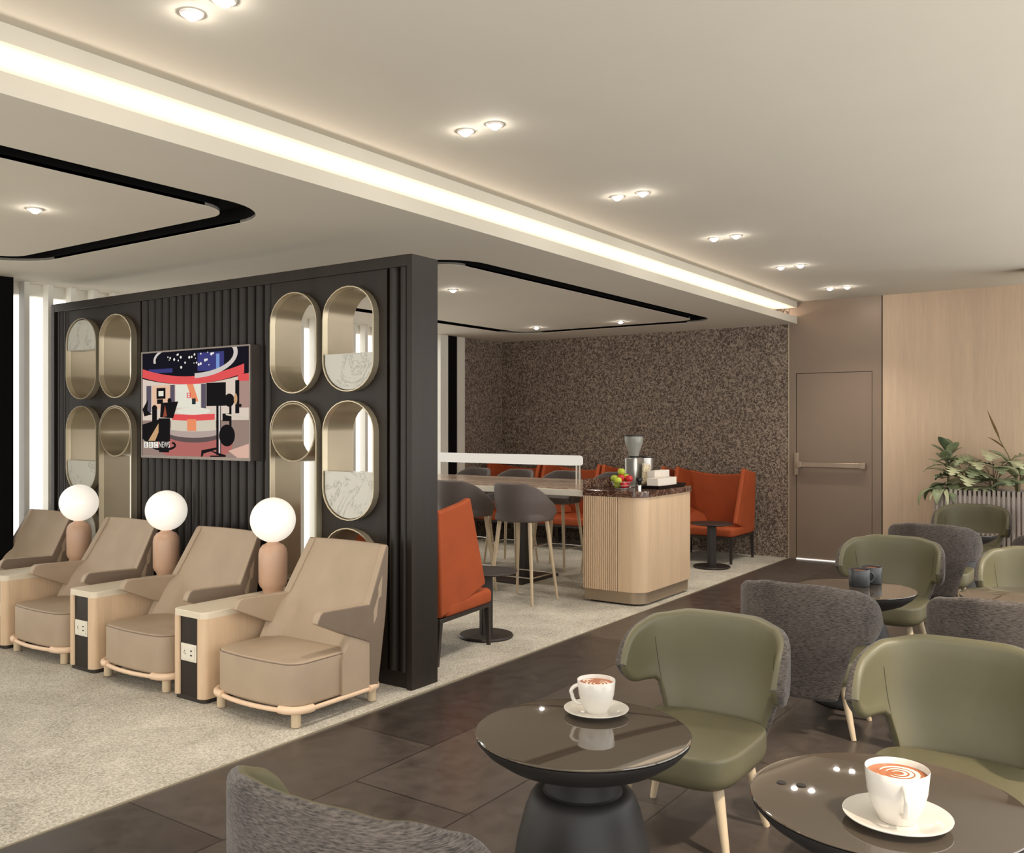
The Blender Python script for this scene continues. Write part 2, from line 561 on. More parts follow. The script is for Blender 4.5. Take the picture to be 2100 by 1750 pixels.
# LED strip in the bulkhead slot
led = MB().box(-2.4, XF - 0.02, YS + 0.12, YS + 0.17, 2.8721, 2.884).build('light_strip', 'cove', smooth=0)
tag(led, 'warm linear light strip glowing in the long ceiling bulkhead slot', 'light')

# ------------------------------------------------------------------ far walls
struct(MB().box(XF, XF + 0.1, 3.556, YW, 0, 3.05).build('wall_back', 'wallpaper', smooth=0), 'brown patterned wallpaper wall')
struct(MB().box(10.03, XF, YW, YW + 0.1, 0, ZS + 0.02).build('wall_left', 'wallpaper', smooth=0), 'short return wall in the same brown wallpaper')
struct(MB().box(XF, XF + 0.1, -0.75, 2.482, 0, ZC).build('wall_back.001', 'oak_wall', smooth=0), 'pale oak panelled wall')
struct(MB().box(XF + 0.01, XF + 0.1, 2.482, 2.494, 0, ZC).build('trim_4', 'dark_line', smooth=0), 'dark joint beside the oak wall')
struct(MB().box(XF - 0.012, XF + 0.05, 3.55, 3.562, 0, ZS).build('trim_5', 'brass', smooth=0), 'fine metal edge between wallpaper and door panel')

door = bpy.data.objects.new('door_1', None); COL.objects.link(door); door.location = (XF, 3.03, 0)
struct(door, 'bronze metal door with push bar')
def dpart(mb, name, mat, parent=door, **kw):
    o = mb.build(name, mat, parent, **kw)
    o.matrix_parent_inverse = Matrix.Translation(-door.location) if parent is door else Matrix()
    return o
mb = MB()
mb.box(XF - 0.004, XF + 0.1, 2.494, 2.595, 0.0, ZC); mb.box(XF - 0.004, XF + 0.1, 3.468, 3.55, 0.0, ZC)
mb.box(XF - 0.004, XF + 0.1, 2.595, 3.468, 2.225, ZC)
dpart(mb, 'door_frame', 'bronze', smooth=0)
dpart(MB().box(XF + 0.002, XF + 0.05, 2.601, 3.462, 0.014, 2.219), 'door_leaf', 'bronze', smooth=0)
dpart(MB().box(XF + 0.051, XF + 0.06, 2.55, 3.5, 0.0, 2.3), 'door_backing', 'dark_line', smooth=0)
pb = dpart(MB().box(XF - 0.085, XF - 0.045, 2.66, 3.43, 1.105, 1.165), 'push_bar', 'bronze_light', bevel=0.008)
for y0, y1 in ((2.655, 2.71), (3.39, 3.44)):
    MB().box(XF - 0.088, XF + 0.002, y0, y1, 1.1, 1.17).build('bar_bracket', 'bronze_light', pb, bevel=0.004)
dpart(MB().box(XF - 0.06, XF + 0.002, 3.425, 3.475, 1.01, 1.275), 'latch_case', 'bronze_light', bevel=0.006)
dpart(MB().box(XF - 0.02, XF + 0.04, 2.60, 3.462, 0.001, 0.012), 'door_gap_glow', 'leak', smooth=0)  # glowing strip standing in for light that leaks under the door

# column at the right edge of the far wall
struct(MB().box(9.8, 10.05, 0.69, 0.945, 0, ZC).build('wall_right', 'ebony', smooth=0), 'dark wood column by the oak wall')

# ------------------------------------------------------------------ window wall (left)
win = bpy.data.objects.new('window_1', None); COL.objects.link(win); struct(win, 'tall glazing behind white vertical fins')
MB().box(-2.5, 9.66, YW + 0.12, YW + 0.2, 2.72, ZS + 0.02).build('window_head', 'white', win, smooth=0)
MB().box(-2.5, 9.66, YW + 0.10, YW + 0.2, 0, 0.06).build('window_sill', 'white', win, smooth=0)
g = NT('pale_window_glass')
tr = g.n('ShaderNodeBsdfTransparent'); tr.inputs['Color'].default_value = (0.85, 0.845, 0.83, 1)
g.l(tr.outputs['BSDF'], g.out.inputs['Surface']); M['glass'] = g.m
MB().box(-2.5, 9.66, YW + 0.15, YW + 0.16, 0.06, 2.72).build('glass_pane', 'glass', win, smooth=0)
fin0 = MB().box(0, 0.045, 0, 0.09, 0.0, ZS).build('fin', 'white', win, smooth=0)
fin0.location = (3.985, YW, 0)
x = 3.985 + 0.205
xs = []
while x < 9.6:
    xs.append(x); x += 0.205
x = 3.3
while x > -2.4:
    xs.append(x); x -= 0.205
for x in xs:
    f = fin0.copy(); COL.objects.link(f); f.parent = win; f.location = (x, YW, 0)
struct(MB().box(3.55, 3.835, YW - 0.12, YW + 0.2, 0, ZS).build('wall_left.001', 'black', smooth=0), 'black column on the window wall')
struct(MB().box(9.66, 9.865, YW - 0.01, YW + 0.2, 0, ZS).build('wall_left.002', 'black', smooth=0), 'black column beside the wallpaper')
struct(MB().box(9.865, 10.03, YW - 0.02, YW + 0.1, 0, ZS).build('trim_6', 'white_edge', smooth=0), 'cream jamb beside the wallpaper')
struct(MB().box(9.5, 9.66, YW - 0.02, YW + 0.1, 0, ZS).build('trim_7', 'white', smooth=0), 'white jamb at the end of the glazing')

# window wall on the right, beside the camera: head, sill and mullions
w2 = bpy.data.objects.new('window_2', None); COL.objects.link(w2); struct(w2, 'tall glazing on the cafe side')
MB().box(-2.5, XF, -0.75, -0.65, 2.99, ZC).build('window_head', 'white', w2, smooth=0)
MB().box(-2.5, XF, -0.75, -0.65, 0, 0.08).build('window_sill', 'white', w2, smooth=0)
ml = MB().box(0, 0.06, -0.75, -0.65, 0.08, 2.99).build('mullion', 'white', w2, smooth=0)
ml.location = (-0.6, 0, 0)
for x in (1.4, 3.4, 5.4, 7.4, 9.4):
    c = ml.copy(); COL.objects.link(c); c.parent = w2; c.location = (x, 0, 0)

# ------------------------------------------------------------------ downlights
def make_downlight():
    t = thing('downlight', 'downlight', 'ceiling light')
    MB().lathe([(0.030, -0.001), (0.030, -0.006), (0.040, -0.007), (0.043, -0.003), (0.043, 0.0)], n=28, cap=False).build('trim_ring', 'trimring', t, smooth=60)
    MB().lathe([(0.0005, -0.026), (0.011, -0.024), (0.020, -0.0175), (0.0265, -0.009), (0.0295, -0.001)], n=24, cap=False).build('lens', 'lens', t, smooth=80)
    return t
dl0 = make_downlight()
names = ['nearest pair, top edge of the photo', 'second pair from the camera', 'third pair from the camera', 'fourth pair from the camera',
         'fifth pair from the camera', 'farthest pair, above the bronze door']
first = True
spots = []
for i in range(6):
    for y, side in ((2.825, 'left-hand'), (2.642, 'right-hand')):
        lab = '%s ceiling downlight of the %s' % (side, names[i])
        loc = (2.04 + 1.606 * i, y, ZC)
        if first:
            dl0.location = loc; dl0['label'] = lab; dl0['group'] = 'downlights in the main ceiling'; first = False
        else:
            dup(dl0, loc, 0, lab, 'downlights in the main ceiling')
        spots.append(loc)
for loc, lab in (((2.69, 5.15, ZS), 'single downlight inside the left black ceiling ring'),
                 ((6.44, 5.13, ZS), 'downlight inside the right black ring, just right of the dark divider'),
                 ((9.51, 6.25, ZS), 'left of the two downlights at the far end of the right black ring'),
                 ((9.54, 5.09, ZS), 'right of the two downlights at the far end of the right black ring')):
    dup(dl0, loc, 0, lab, 'downlights in the dropped ceiling')
    spots.append(loc)
spots += [(6.44, 6.25, ZS)]

# ------------------------------------------------------------------ room divider
DX0, DX1 = 4.16, 4.405
div = thing('room_divider', 'tall dark wood room divider with fluted panels and pill-shaped openings', 'room divider', (4.28, 5.66, 0))
def dv(mb, name, mat, parent=None, **kw):
    o = mb.build(name, mat, parent or div, **kw)
    if parent is None:
        o.matrix_parent_inverse = Matrix.Translation((-4.28, -5.66, 0))
    return o
ZT = 2.633
mb = MB()
mb.box(DX0, DX1, 3.63, 3.672, 0.004, ZT); mb.box(DX0, DX1, 7.648, 7.70, 0.004, ZT)
mb.box(DX0, DX1, 3.672, 7.648, 2.565, ZT)
mb.box(DX0 + 0.02, DX1 - 0.02, 3.672, 7.648, 0.004, 0.1)
dv(mb, 'frame', 'ebony', bevel=0.003)

def flutes(y0, y1, n, z0=0.1, z1=2.565):
    mb = MB()
    mb.box(DX0 + 0.068, DX1 - 0.03, y0, y1, z0, z1)
    p = (y1 - y0) / n
    out = []
    for i in range(n):
        c = y0 + p * (i + 0.5)
        for j in range(13):
            a = pi * j / 12
            out.append((DX0 + 0.068 - 0.06 * sin(a) ** 1.3, c + p * 0.46 * cos(a) * -1))
    vs = [(x, y, z0) for x, y in out] + [(x, y, z1) for x, y in out]
    k = len(out)
    mb.add(vs, [(j, j + 1, j + 1 + k, j + k) for j in range(k - 1)])
    mb.add([(x, y, z1) for x, y in out] + [(DX0 + 0.068, y, z1) for x, y in out], [(j, j + 1, j + 1 + k, j + k) for j in range(k - 1)])
    return mb
for y0, y1, n in ((4.912, 6.43, 17), (3.672, 3.85, 2), (7.45, 7.648, 2)):
    dv(flutes(y0, y1, n), 'fluted_panel', 'ebony', smooth=50)

def pill(cy, z0, z1, hw, flat_bottom=False, cap=0.198, n=14):
    out = []
    for i in range(n + 1):                       # top cap, +y side to -y side
        a = pi * i / n
        out.append((cy + hw * cos(a), z1 - cap + cap * sin(a)))
    if flat_bottom:
        out += [(cy - hw, z0), (cy + hw, z0)]
    else:
        for i in range(n + 1):
            a = pi + pi * i / n
            out.append((cy + hw * cos(a), z0 + cap + cap * sin(a)))
    # drop coincident neighbours (full rings)
    res = []
    for p in out:
        if not res or (abs(p[0] - res[-1][0]) + abs(p[1] - res[-1][1])) > 1e-4:
            res.append(p)
    if abs(res[0][0] - res[-1][0]) + abs(res[0][1] - res[-1][1]) < 1e-4:
        res.pop()
    return res

HW = 0.2235
to3 = lambda u, v, t: (t, u, v)
openings = {
    'r1': (4.14, [(1.816, 2.479, False), (1.002, 1.757, False), (0.292, 0.952, False)]),
    'r0': (4.645, [(1.814, 2.481, False), (0.578, 1.762, True)]),
    'l0': (6.70, [(1.82, 2.481, False), (0.578, 1.757, True)]),
    'l1': (7.19, [(1.817, 2.479, False), (1.05, 1.76, False), (0.292, 0.935, False)]),
}
for (ya, yb, cols) in ((3.85, 4.912, ('r1', 'r0')), (6.43, 7.45, ('l0', 'l1'))):
    holes = []
    for c in cols:
        cy, ops = openings[c]
        for z0, z1, fl in ops:
            holes.append(pill(cy, z0, z1, HW, fl))
    mb = MB().plate([(ya, 0.1), (yb, 0.1), (yb, 2.565), (ya, 2.565)], holes, to3, DX0 + 0.02, DX1 - 0.02)
    dv(mb, 'flat_panel', 'ebony', smooth=0)
for c, (cy, ops) in openings.items():
    for z0, z1, fl in ops:
        # beige lining tube of the opening with a fine metal rim in front
        mb = MB().plate(pill(cy, z0, z1, HW, fl), [pill(cy, z0 + 0.006, z1 - 0.006, HW - 0.006, fl, 0.192)], to3, DX0 + 0.012, DX1 - 0.005)
        ln = dv(mb, 'opening_lining', 'niche', smooth=40)
        if not fl:
            mb = MB().plate(pill(cy, z0 - 0.002, z1 + 0.002, HW + 0.002, fl, 0.2), [pill(cy, z0 + 0.005, z1 - 0.005, HW - 0.005, fl, 0.193)], to3, DX0 - 0.03, DX0 + 0.019)
            rim = mb.build('rim', 'brass', ln, smooth=40)
        else:
            # open frame around the tall opening and a full ring set in its head
            mb = MB().plate(pill(cy, z0 - 0.002, z1 + 0.002, HW + 0.002, fl, 0.2), [pill(cy, z0 + 0.005, z1 - 0.005, HW - 0.005, fl, 0.193)], to3, DX0 - 0.03, DX0 + 0.019)
            mb.build('rim', 'brass', ln, smooth=40)
            mb = MB().plate(pill(cy, z1 - 0.404, z1 - 0.010, HW - 0.010, False, 0.196), [pill(cy, z1 - 0.394, z1 - 0.02, HW - 0.020, False, 0.186)], to3, DX0 - 0.03, DX1 - 0.01)
            mb.build('ring', 'niche', ln, smooth=40)
def slab(cy, z0, z1, lo, hi):
    """part of the pill between heights lo and hi"""
    pts = [p for p in pill(cy, z0 + 0.011, z1 - 0.011, HW - 0.011, False, 0.187, 24)]
    out = []
    n = len(pts)
    for i in range(n):
        a, b = pts[i], pts[(i + 1) % n]
        ina, inb = lo <= a[1] <= hi, lo <= b[1] <= hi
        if ina: out.append(a)
        if ina != inb:
            lim = hi if max(a[1], b[1]) > hi else lo
            t = (lim - a[1]) / (b[1] - a[1]); out.append((a[0] + t * (b[0] - a[0]), lim))
    return MB().plate(out, [], to3, DX0 - 0.018, DX0 + 0.1)
for cy, z0, z1, lo, hi in ((4.14, 1.816, 2.479, 1.8, 2.056), (4.14, 1.002, 1.757, 0.9, 1.307),
                           (7.19, 1.817, 2.479, 2.222, 2.6), (7.19, 1.05, 1.76, 1.0, 1.311), (7.19, 0.292, 0.935, 0.60, 1.0)):
    o = dv(slab(cy, z0, z1, lo, hi), 'marble_insert', 'marble', smooth=30)
    o['label'] = 'white veined marble infill'

# ------------------------------------------------------------------ television
tv = thing('television', 'wall television showing a red and white news studio, on the fluted divider', 'television', (4.115, 5.63, 1.757))
TV = Matrix.Translation((-4.115, -5.63, -1.757))
def tvp(mb, name, mats, **kw):
    o = mb.build(name, mats, tv, **kw); o.matrix_parent_inverse = TV; return o
tvp(MB().box(4.082, 4.172, 5.005, 6.262, 1.358, 2.154), 'casing', 'tv_black', bevel=0.004)
mb = MB().plate([(5.005, 1.358), (6.262, 1.358), (6.262, 2.154), (5.005, 2.154)], [[(5.018, 1.378), (6.249, 1.378), (6.249, 2.143), (5.018, 2.143)]], to3, 4.076, 4.0825)
tvp(mb, 'bezel', 'tv_rim', smooth=0)
U0, UW, V0, VH = 6.249, 1.231, 1.378, 0.765
def suv(u, v, d=0.0):
    return (4.0815 - d, U0 - u * UW, V0 + v * VH)
scr_mats = []; scr_idx = {}
def sm(key, c, s=1.0):
    if key not in scr_idx:
        scr_idx[key] = len(scr_mats)
        scr_mats.append(m_emit('screen_' + key, rgb(*c), s))
    return scr_idx[key]
sc = MB(); layer = [0]
def poly(pts, key, c):
    layer[0] += 1
    d = layer[0] * 0.00005
    sc.add([suv(max(0, min(1, u)), max(0, min(1, v)), d) for u, v in pts], [tuple(range(len(pts)))], sm(key, c))
def prect(u0, v0, u1, v1, key, c):
    poly([(u0, v0), (u1, v0), (u1, v1), (u0, v1)], key, c)
def arcband(f_lo, f_hi, u0, u1, key, c, n=16):
    layer[0] += 1
    d = layer[0] * 0.00005
    us = [u0 + (u1 - u0) * i / n for i in range(n + 1)]
    vs = [suv(u, f_lo(u), d) for u in us] + [suv(u, f_hi(u), d) for u in us]
    sc.add(vs, [(i, i + 1, i + n + 2, i + n + 1) for i in range(n)], sm(key, c))
def ell(cu, cv, ru, rv, key, c, a0=0, a1=360, w=None, n=24):
    pts = [(cu + ru * cos(radians(a0 + (a1 - a0) * i / n)), cv + rv * sin(radians(a0 + (a1 - a0) * i / n))) for i in range(n + 1)]
    if w is None:
        poly(pts[:-1] if abs(a1 - a0) == 360 else pts, key, c)
    else:
        layer[0] += 1
        d = layer[0] * 0.00005
        q = [(cu + (ru - w) * cos(radians(a0 + (a1 - a0) * i / n)), cv + (rv - w * 1.3) * sin(radians(a0 + (a1 - a0) * i / n))) for i in range(n + 1)]
        vs = [suv(max(0, min(1, a)), max(0, min(1, b)), d) for a, b in pts + q]
        sc.add(vs, [(i, i + 1, i + n + 2, i + n + 1) for i in range(n)], sm(key, c))
prect(0, 0, 1, 1, 'floor', (150, 128, 118))
prect(0, 0.68, 1, 1, 'night', (26, 24, 32))
prect(0.06, 0.70, 0.30, 0.84, 'blue', (62, 62, 120)); prect(0.54, 0.72, 0.78, 0.97, 'blue', (62, 62, 120)); prect(0.71, 0.80, 0.74, 0.95, 'sky', (120, 150, 205))
prect(0, 0.34, 1, 0.76, 'wallglow', (216, 200, 186))
arcband(lambda u: 0.68 + 0.30 * (u - 0.48) ** 2, lambda u: 0.80 + 0.0 * u, 0, 1, 'night', (26, 24, 32))
arcband(lambda u: 0.68 + 0.36 * (u - 0.48) ** 2, lambda u: 0.755 + 0.40 * (u - 0.48) ** 2, 0, 0.955, 'red', (222, 84, 84))
prect(0.9, 0.69, 1, 0.755, 'red', (222, 84, 84))
ell(0.50, 0.955, 0.40, 0.22, 'ringlight', (206, 196, 190), -88, 62, 0.035)
ell(0.44, 0.92, 0.33, 0.16, 'ringlight', (206, 196, 190), 115, 190, 0.022)
random.seed(3)
for i in range(26):
    u, v = random.uniform(0.25, 0.7), random.uniform(0.84, 0.97); r = random.uniform(0.004, 0.011)
    ell(u, v, r, r * 1.4, 'spark', (235, 230, 222), n=6)
prect(0.04, 0.42, 0.09, 0.68, 'pillar', (92, 84, 96)); prect(0.28, 0.42, 0.325, 0.68, 'pillar', (92, 84, 96)); prect(0.575, 0.45, 0.62, 0.68, 'pillar', (92, 84, 96))
prect(0.895, 0.45, 1, 0.69, 'panel', (168, 138, 128)); prect(0.88, 0.4, 0.915, 0.7, 'dark', (28, 25, 26))
prect(0.10, 0.45, 0.28, 0.68, 'peach', (226, 186, 158)); prect(0.335, 0.46, 0.57, 0.68, 'white', (226, 222, 206))
poly([(0.44, 0.68), (0.50, 0.68), (0.55, 0.52), (0.50, 0.50)], 'coral', (232, 142, 100))
prect(0.44, 0.55, 0.478, 0.60, 'red', (222, 84, 84)); prect(0.449, 0.558, 0.469, 0.574, 'white', (226, 222, 206)); prect(0.449, 0.58, 0.469, 0.594, 'white', (226, 222, 206))
prect(0.49, 0.49, 0.525, 0.545, 'chair', (40, 52, 52))
ell(0.50, 0.12, 0.36, 0.17, 'floorred', (176, 104, 98))
ell(0.50, 0.20, 0.255, 0.07, 'stepdark', (96, 82, 80)); ell(0.50, 0.235, 0.26, 0.06, 'stepmid', (178, 160, 152))
arcband(lambda u: 0.235 + 0.3 * (u - 0.5) ** 2, lambda u: 0.36, 0.29, 0.71, 'desk', (208, 198, 178))
arcband(lambda u: 0.335 + 0.25 * (u - 0.5) ** 2, lambda u: 0.395 + 0.1 * (u - 0.5) ** 2, 0.30, 0.70, 'red', (222, 84, 84))
ell(0.50, 0.425, 0.16, 0.035, 'white', (226, 222, 206))
prect(0.445, 0.24, 0.53, 0.35, 'coral', (232, 142, 100))
poly([(0.82, 0.06), (1, 0.13), (1, 0.0), (0.90, 0.0)], 'blushfloor', (216, 176, 158))
# camera rigs, monitor stand
poly([(0, 0.30), (0.20, 0.36), (0.20, 0.14), (0.05, 0.12), (0, 0.16)], 'dark', (28, 25, 26))
poly([(0, 0.45), (0.06, 0.55), (0.05, 0.44), (0.10, 0.40), (0.02, 0.38)], 'dark', (28, 25, 26))
poly([(0.06, 0.14), (0.17, 0.32), (0.20, 0.31), (0.13, 0.14)], 'tan', (198, 158, 116))
prect(0.165, 0.14, 0.28, 0.36, 'dark', (28, 25, 26)); prect(0.17, 0.03, 0.27, 0.14, 'dark', (28, 25, 26))
prect(0.10, 0.32, 0.15, 0.46, 'dark', (28, 25, 26)); ell(0.125, 0.46, 0.027, 0.03, 'dark', (28, 25, 26))
poly([(0.19, 0.51), (0.36, 0.52), (0.31, 0.36), (0.18, 0.37)], 'dark', (28, 25, 26))
poly([(0.21, 0.37), (0.23, 0.49), (0.25, 0.38)], 'rust', (150, 76, 58))
prect(0.145, 0.55, 0.235, 0.655, 'dark', (28, 25, 26)); prect(0.165, 0.575, 0.215, 0.625, 'white', (226, 222, 206)); prect(0.15, 0.50, 0.21, 0.545, 'dark', (28, 25, 26))
ell(0.275, 0.53, 0.02, 0.025, 'dark', (28, 25, 26))
ell(0.21, 0.10, 0.13, 0.055, 'dark', (28, 25, 26), 180, 400, 0.02)
prect(0.625, 0.47, 0.80, 0.685, 'dark', (28, 25, 26)); prect(0.715, 0.02, 0.735, 0.47, 'dark', (28, 25, 26)); prect(0.737, 0.02, 0.75, 0.47, 'pole', (206, 200, 196)); prect(0.75, 0.02, 0.757, 0.47, 'dark', (28, 25, 26))
poly([(0.58, 0.06), (0.72, 0.09), (0.72, 0.07), (0.60, 0.03), (0.59, 0.0), (0.575, 0.0)], 'dark', (28, 25, 26)); poly([(0.62, 0.075), (0.80, 0.02), (0.80, 0.005), (0.66, 0.0), (0.66, 0.012), (0.74, 0.016)], 'dark', (28, 25, 26))
prect(0.77, 0.33, 0.84, 0.40, 'dark', (28, 25, 26)); ell(0.83, 0.52, 0.045, 0.06, 'dark', (28, 25, 26)); ell(0.81, 0.20, 0.07, 0.10, 'dark', (28, 25, 26)); prect(0.83, 0.16, 0.85, 0.50, 'dark', (28, 25, 26)); ell(0.885, 0.53, 0.015, 0.05, 'tan', (198, 158, 116)); ell(0.925, 0.47, 0.012, 0.016, 'dark', (28, 25, 26))
poly([(0.80, 0.40), (1, 0.36), (1, 0.345), (0.80, 0.385)], 'desk', (208, 198, 178))
tb = [(0.018, 0.0625), (0.0685, 0.0625), (0.119, 0.0625)]
for u, v in tb:
    prect(u, v + 0.01, u + 0.043, v + 0.068, 'lettering', (236, 232, 222))
tvp(sc, 'screen', scr_mats, smooth=0, doubles=False)

def text_mesh(body, size, u, v, key, c, sx=1.0):
    cu = bpy.data.curves.new('lettering', 'FONT'); cu.body = body; cu.size = size; cu.fill_mode = 'BOTH'
    ob = bpy.data.objects.new('lettering_tmp', cu); COL.objects.link(ob)
    dg = bpy.context.evaluated_depsgraph_get()
    me = bpy.data.meshes.new_from_object(ob.evaluated_get(dg))
    COL.objects.unlink(ob); bpy.data.objects.remove(ob)
    y0 = U0 - u * UW; z0 = V0 + v * VH
    for p in me.vertices:
        p.co = Vector((4.0768, y0 - p.co.x * sx, z0 + p.co.y))
    me.materials.clear(); me.materials.append(scr_mats[sm(key, c)])
    o = bpy.data.objects.new('screen_lettering', me); COL.objects.link(o); o.parent = tv; o.matrix_parent_inverse = TV
    return o
lw = text_mesh('NEWS', 0.062, 0.168, 0.078, 'lettering', (236, 232, 222), 0.80); lw['label'] = 'white NEWS caption'
for (u, v), ch in zip(tb, 'BBC'):
    o = text_mesh(ch, 0.048, u + 0.0075, v + 0.0165, 'letterdark', (96, 78, 72), 1.0)

# ------------------------------------------------------------------ cafe tub chairs
def tub_shell(rear, tip, hw, e, kz, ztop, zbot, th, n=44, tipz=None, tipf=0.90):
    st = []
    ths = [-1 + 2 * i / n for i in range(n + 1)]
    ext = []
    for t in ths:
        ext.append(t)
    ts = sorted(set([round(x, 5) for x in ext] + [s * q for s in (-1, 1) for q in (0.93, 0.955, 0.975, 0.988, 0.996)]))
    for t in ts:
        a = t * pi / 2
        c, s = abs(cos(a)), sin(a)
        bx = (c ** (2 / e)); by = math.copysign(abs(s) ** (2 / e), s)
        # normal of the superellipse
        L = abs(rear) + tip
        nx, ny = -(c ** (2 - 2 / e)) / L, math.copysign(abs(s) ** (2 - 2 / e), s) / hw
        m = sqrt(nx * nx + ny * ny) or 1
        nx, ny = nx / m, ny / m
        u = abs(t)
        zt, zb = ztop(u), zbot(u)
        if u > tipf:
            f = sqrt(max(0.0, 1 - ((u - tipf) / (1.0001 - tipf)) ** 2))
            mid = tipz if tipz is not None else (zt + zb) / 2
            zt = mid + (zt - mid) * f; zb = mid + (zb - mid) * f
        P = (lambda z, bx=bx, by=by: ((tip - (tip - rear) * bx) * kz(z)[0] + kz(z)[2], by * hw * kz(z)[1]))
        N = (lambda z, nx=nx, ny=ny: (nx, ny))
        st.append((P, N, zb, zt, (lambda z: th)))
    return shell(st)

def leg(mb, top, foot, r0, r1, mi=0):
    a, b = Vector(top), Vector(foot)
    mb.tube([a, a.lerp(b, 0.5), b], [r0, (r0 + r1) / 2, r1], 10, mi)
    return mb

def make_tub_chair():
    t = thing('tub_chair', 'x', 'chair', group='two-tone tub chairs of the cafe')
    def kz(z):
        k = 0.80 + 0.20 * sstep(0.18, 0.60, z)
        return (k, k, 0.0)
    zt = lambda u: 0.80 - 0.02 * sstep(0.2, 0.5, u) - 0.06 * sstep(0.5, 0.95, u)
    zb = lambda u: 0.20 + 0.295 * sstep(0.40, 0.57, u)
    o, i = tub_shell(-0.36, -0.03, 0.362, 2.5, kz, zt, zb, 0.052, tipz=0.585, tipf=0.82)
    o.build('back_shell', 'grey_fabric', t, smooth=60)['label'] = 'charcoal woven outer back'
    i.build('inner_upholstery', 'olive', t, smooth=60)['label'] = 'olive leather inner back and arms'
    sm_ = MB()
    for sg in (-1, 1):
        pts = []
        for q in range(9):
            z = 0.42 + 0.26 * q / 8
            a = sg * (0.50 + 0.10 * q / 8) * pi / 2
            c, sn = abs(cos(a)), sin(a)
            kk = kz(z)[0]
            bx, by = c ** 0.8, math.copysign(abs(sn) ** 0.8, sn)
            L = 0.33
            nx, ny = -(c ** 1.2) / L, math.copysign(abs(sn) ** 1.2, sn) / 0.362
            m_ = sqrt(nx * nx + ny * ny)
            pts.append(((-0.03 - 0.33 * bx) * kk - nx / m_ * 0.0522, by * 0.362 * kk - ny / m_ * 0.0522, z))
        sm_.tube(pts, 0.0014, 5)
    sm_.build('seam', 'seam', t, smooth=80)
    out = superell(0.045, 0, 0.278, 0.27, 4.2, 56)
    MB().loft(out, round_prof(0.262, 0.392, 0.06, 0.016, 5, 0.9)).build('seat', 'olive', t, smooth=50)
    for fx, sy in ((0.215, 0.235), (0.215, -0.235), (-0.165, 0.25), (-0.165, -0.25)):
        leg(MB(), (fx * 0.72, sy * 0.72, 0.285), (fx, sy, 0.0), 0.024, 0.013).build('leg', 'oak_leg', t, smooth=60)
    return t
tub = make_tub_chair()
tubs = [
    (1.68, 1.53, 0.0, 'dark tub chair seen from behind at the bottom edge, left of the front pedestal table'),
    (3.41, 1.50, pi, 'olive tub chair facing left, right behind the front table with the left white cup'),
    (3.46, 0.565, pi, 'large olive tub chair cut by the right edge, behind the nearest table'),
    (4.96, 1.475, 0.0, 'charcoal-backed tub chair seen from behind in front of the two dark mugs'),
    (5.03, 0.55, 0.0, 'charcoal-backed tub chair at the right edge, directly behind the large olive one'),
    (6.73, 1.50, pi, 'olive tub chair facing left behind the table with the two dark mugs'),
    (6.60, 0.575, pi, 'olive tub chair at the right edge behind the empty glossy table'),
    (8.37, 1.47, 0.0, 'dark-backed tub chair third in the row towards the bronze door'),
    (8.06, 0.50, 0.0, 'sliver of a charcoal tub chair at the right edge below the planter'),
    (10.02, 1.45, pi, 'farthest olive tub chair, right in front of the ribbed planter'),
]
for k, (x, y, rz, lab) in enumerate(tubs):
    if k == 0:
        tub.location = (x, y, 0); tub.rotation_euler = (0, 0, rz); tub['label'] = lab
    else:
        dup(tub, (x, y, 0), rz, lab)

# ------------------------------------------------------------------ pedestal tables
def make_pedestal_table():
    t = thing('pedestal_table', 'x', 'table', group='round black pedestal tables of the cafe')
    MB().lathe([(0.0005, 0.645), (0.326, 0.645), (0.3325, 0.6475), (0.334, 0.65), (0.332, 0.6525), (0.325, 0.653), (0.0005, 0.653)], n=96, cap=False).build('glass_top', 'table_gloss', t, smooth=30)
    MB().lathe([(0.0005, 0.545), (0.13, 0.545), (0.20, 0.555), (0.262, 0.578), (0.308, 0.61), (0.330, 0.635), (0.332, 0.6449), (0.0005, 0.6449)], n=80, cap=False).build('bowl', 'table_black', t, smooth=40)
    MB().lathe([(0.0005, 0.004), (0.235, 0.004), (0.24, 0.012), (0.238, 0.03), (0.224, 0.19), (0.203, 0.32), (0.178, 0.415), (0.164, 0.45), (0.152, 0.466), (0.136, 0.472), (0.124, 0.469), (0.117, 0.474), (0.115, 0.50), (0.115, 0.5449), (0.0005, 0.5449)], n=64, cap=False).build('base', 'table_black', t, smooth=40)
    return t
pt = make_pedestal_table()
for k, (x, y, lab) in enumerate([
        (2.455, 1.442, 'round black glossy pedestal table in front, wholly in view with one white cup'),
        (2.44, 0.545, 'nearest round glossy table, cut by the right corner, with two small grommets'),
        (5.50, 1.40, 'round glossy table carrying the two dark mugs'),
        (5.75, 0.553, 'empty round glossy table at the right edge behind the charcoal chair back'),
        (8.93, 1.40, 'farthest small glossy table, in front of the farthest olive chair')]):
    if k == 0:
        pt.location = (x, y, 0); pt['label'] = lab
    else:
        d = dup(pt, (x, y, 0), 0, lab)
        if k == 1:
            for gx, gy in ((2.395, 0.798), (2.406, 0.749)):
                MB().lathe([(0.0005, 0.6534), (0.011, 0.6534), (0.0125, 0.6545), (0.011, 0.6555), (0.0005, 0.6552)], (gx - 2.44, gy - 0.545, 0), 20, cap=False).build('grommet', 'black_plastic', d, smooth=30)

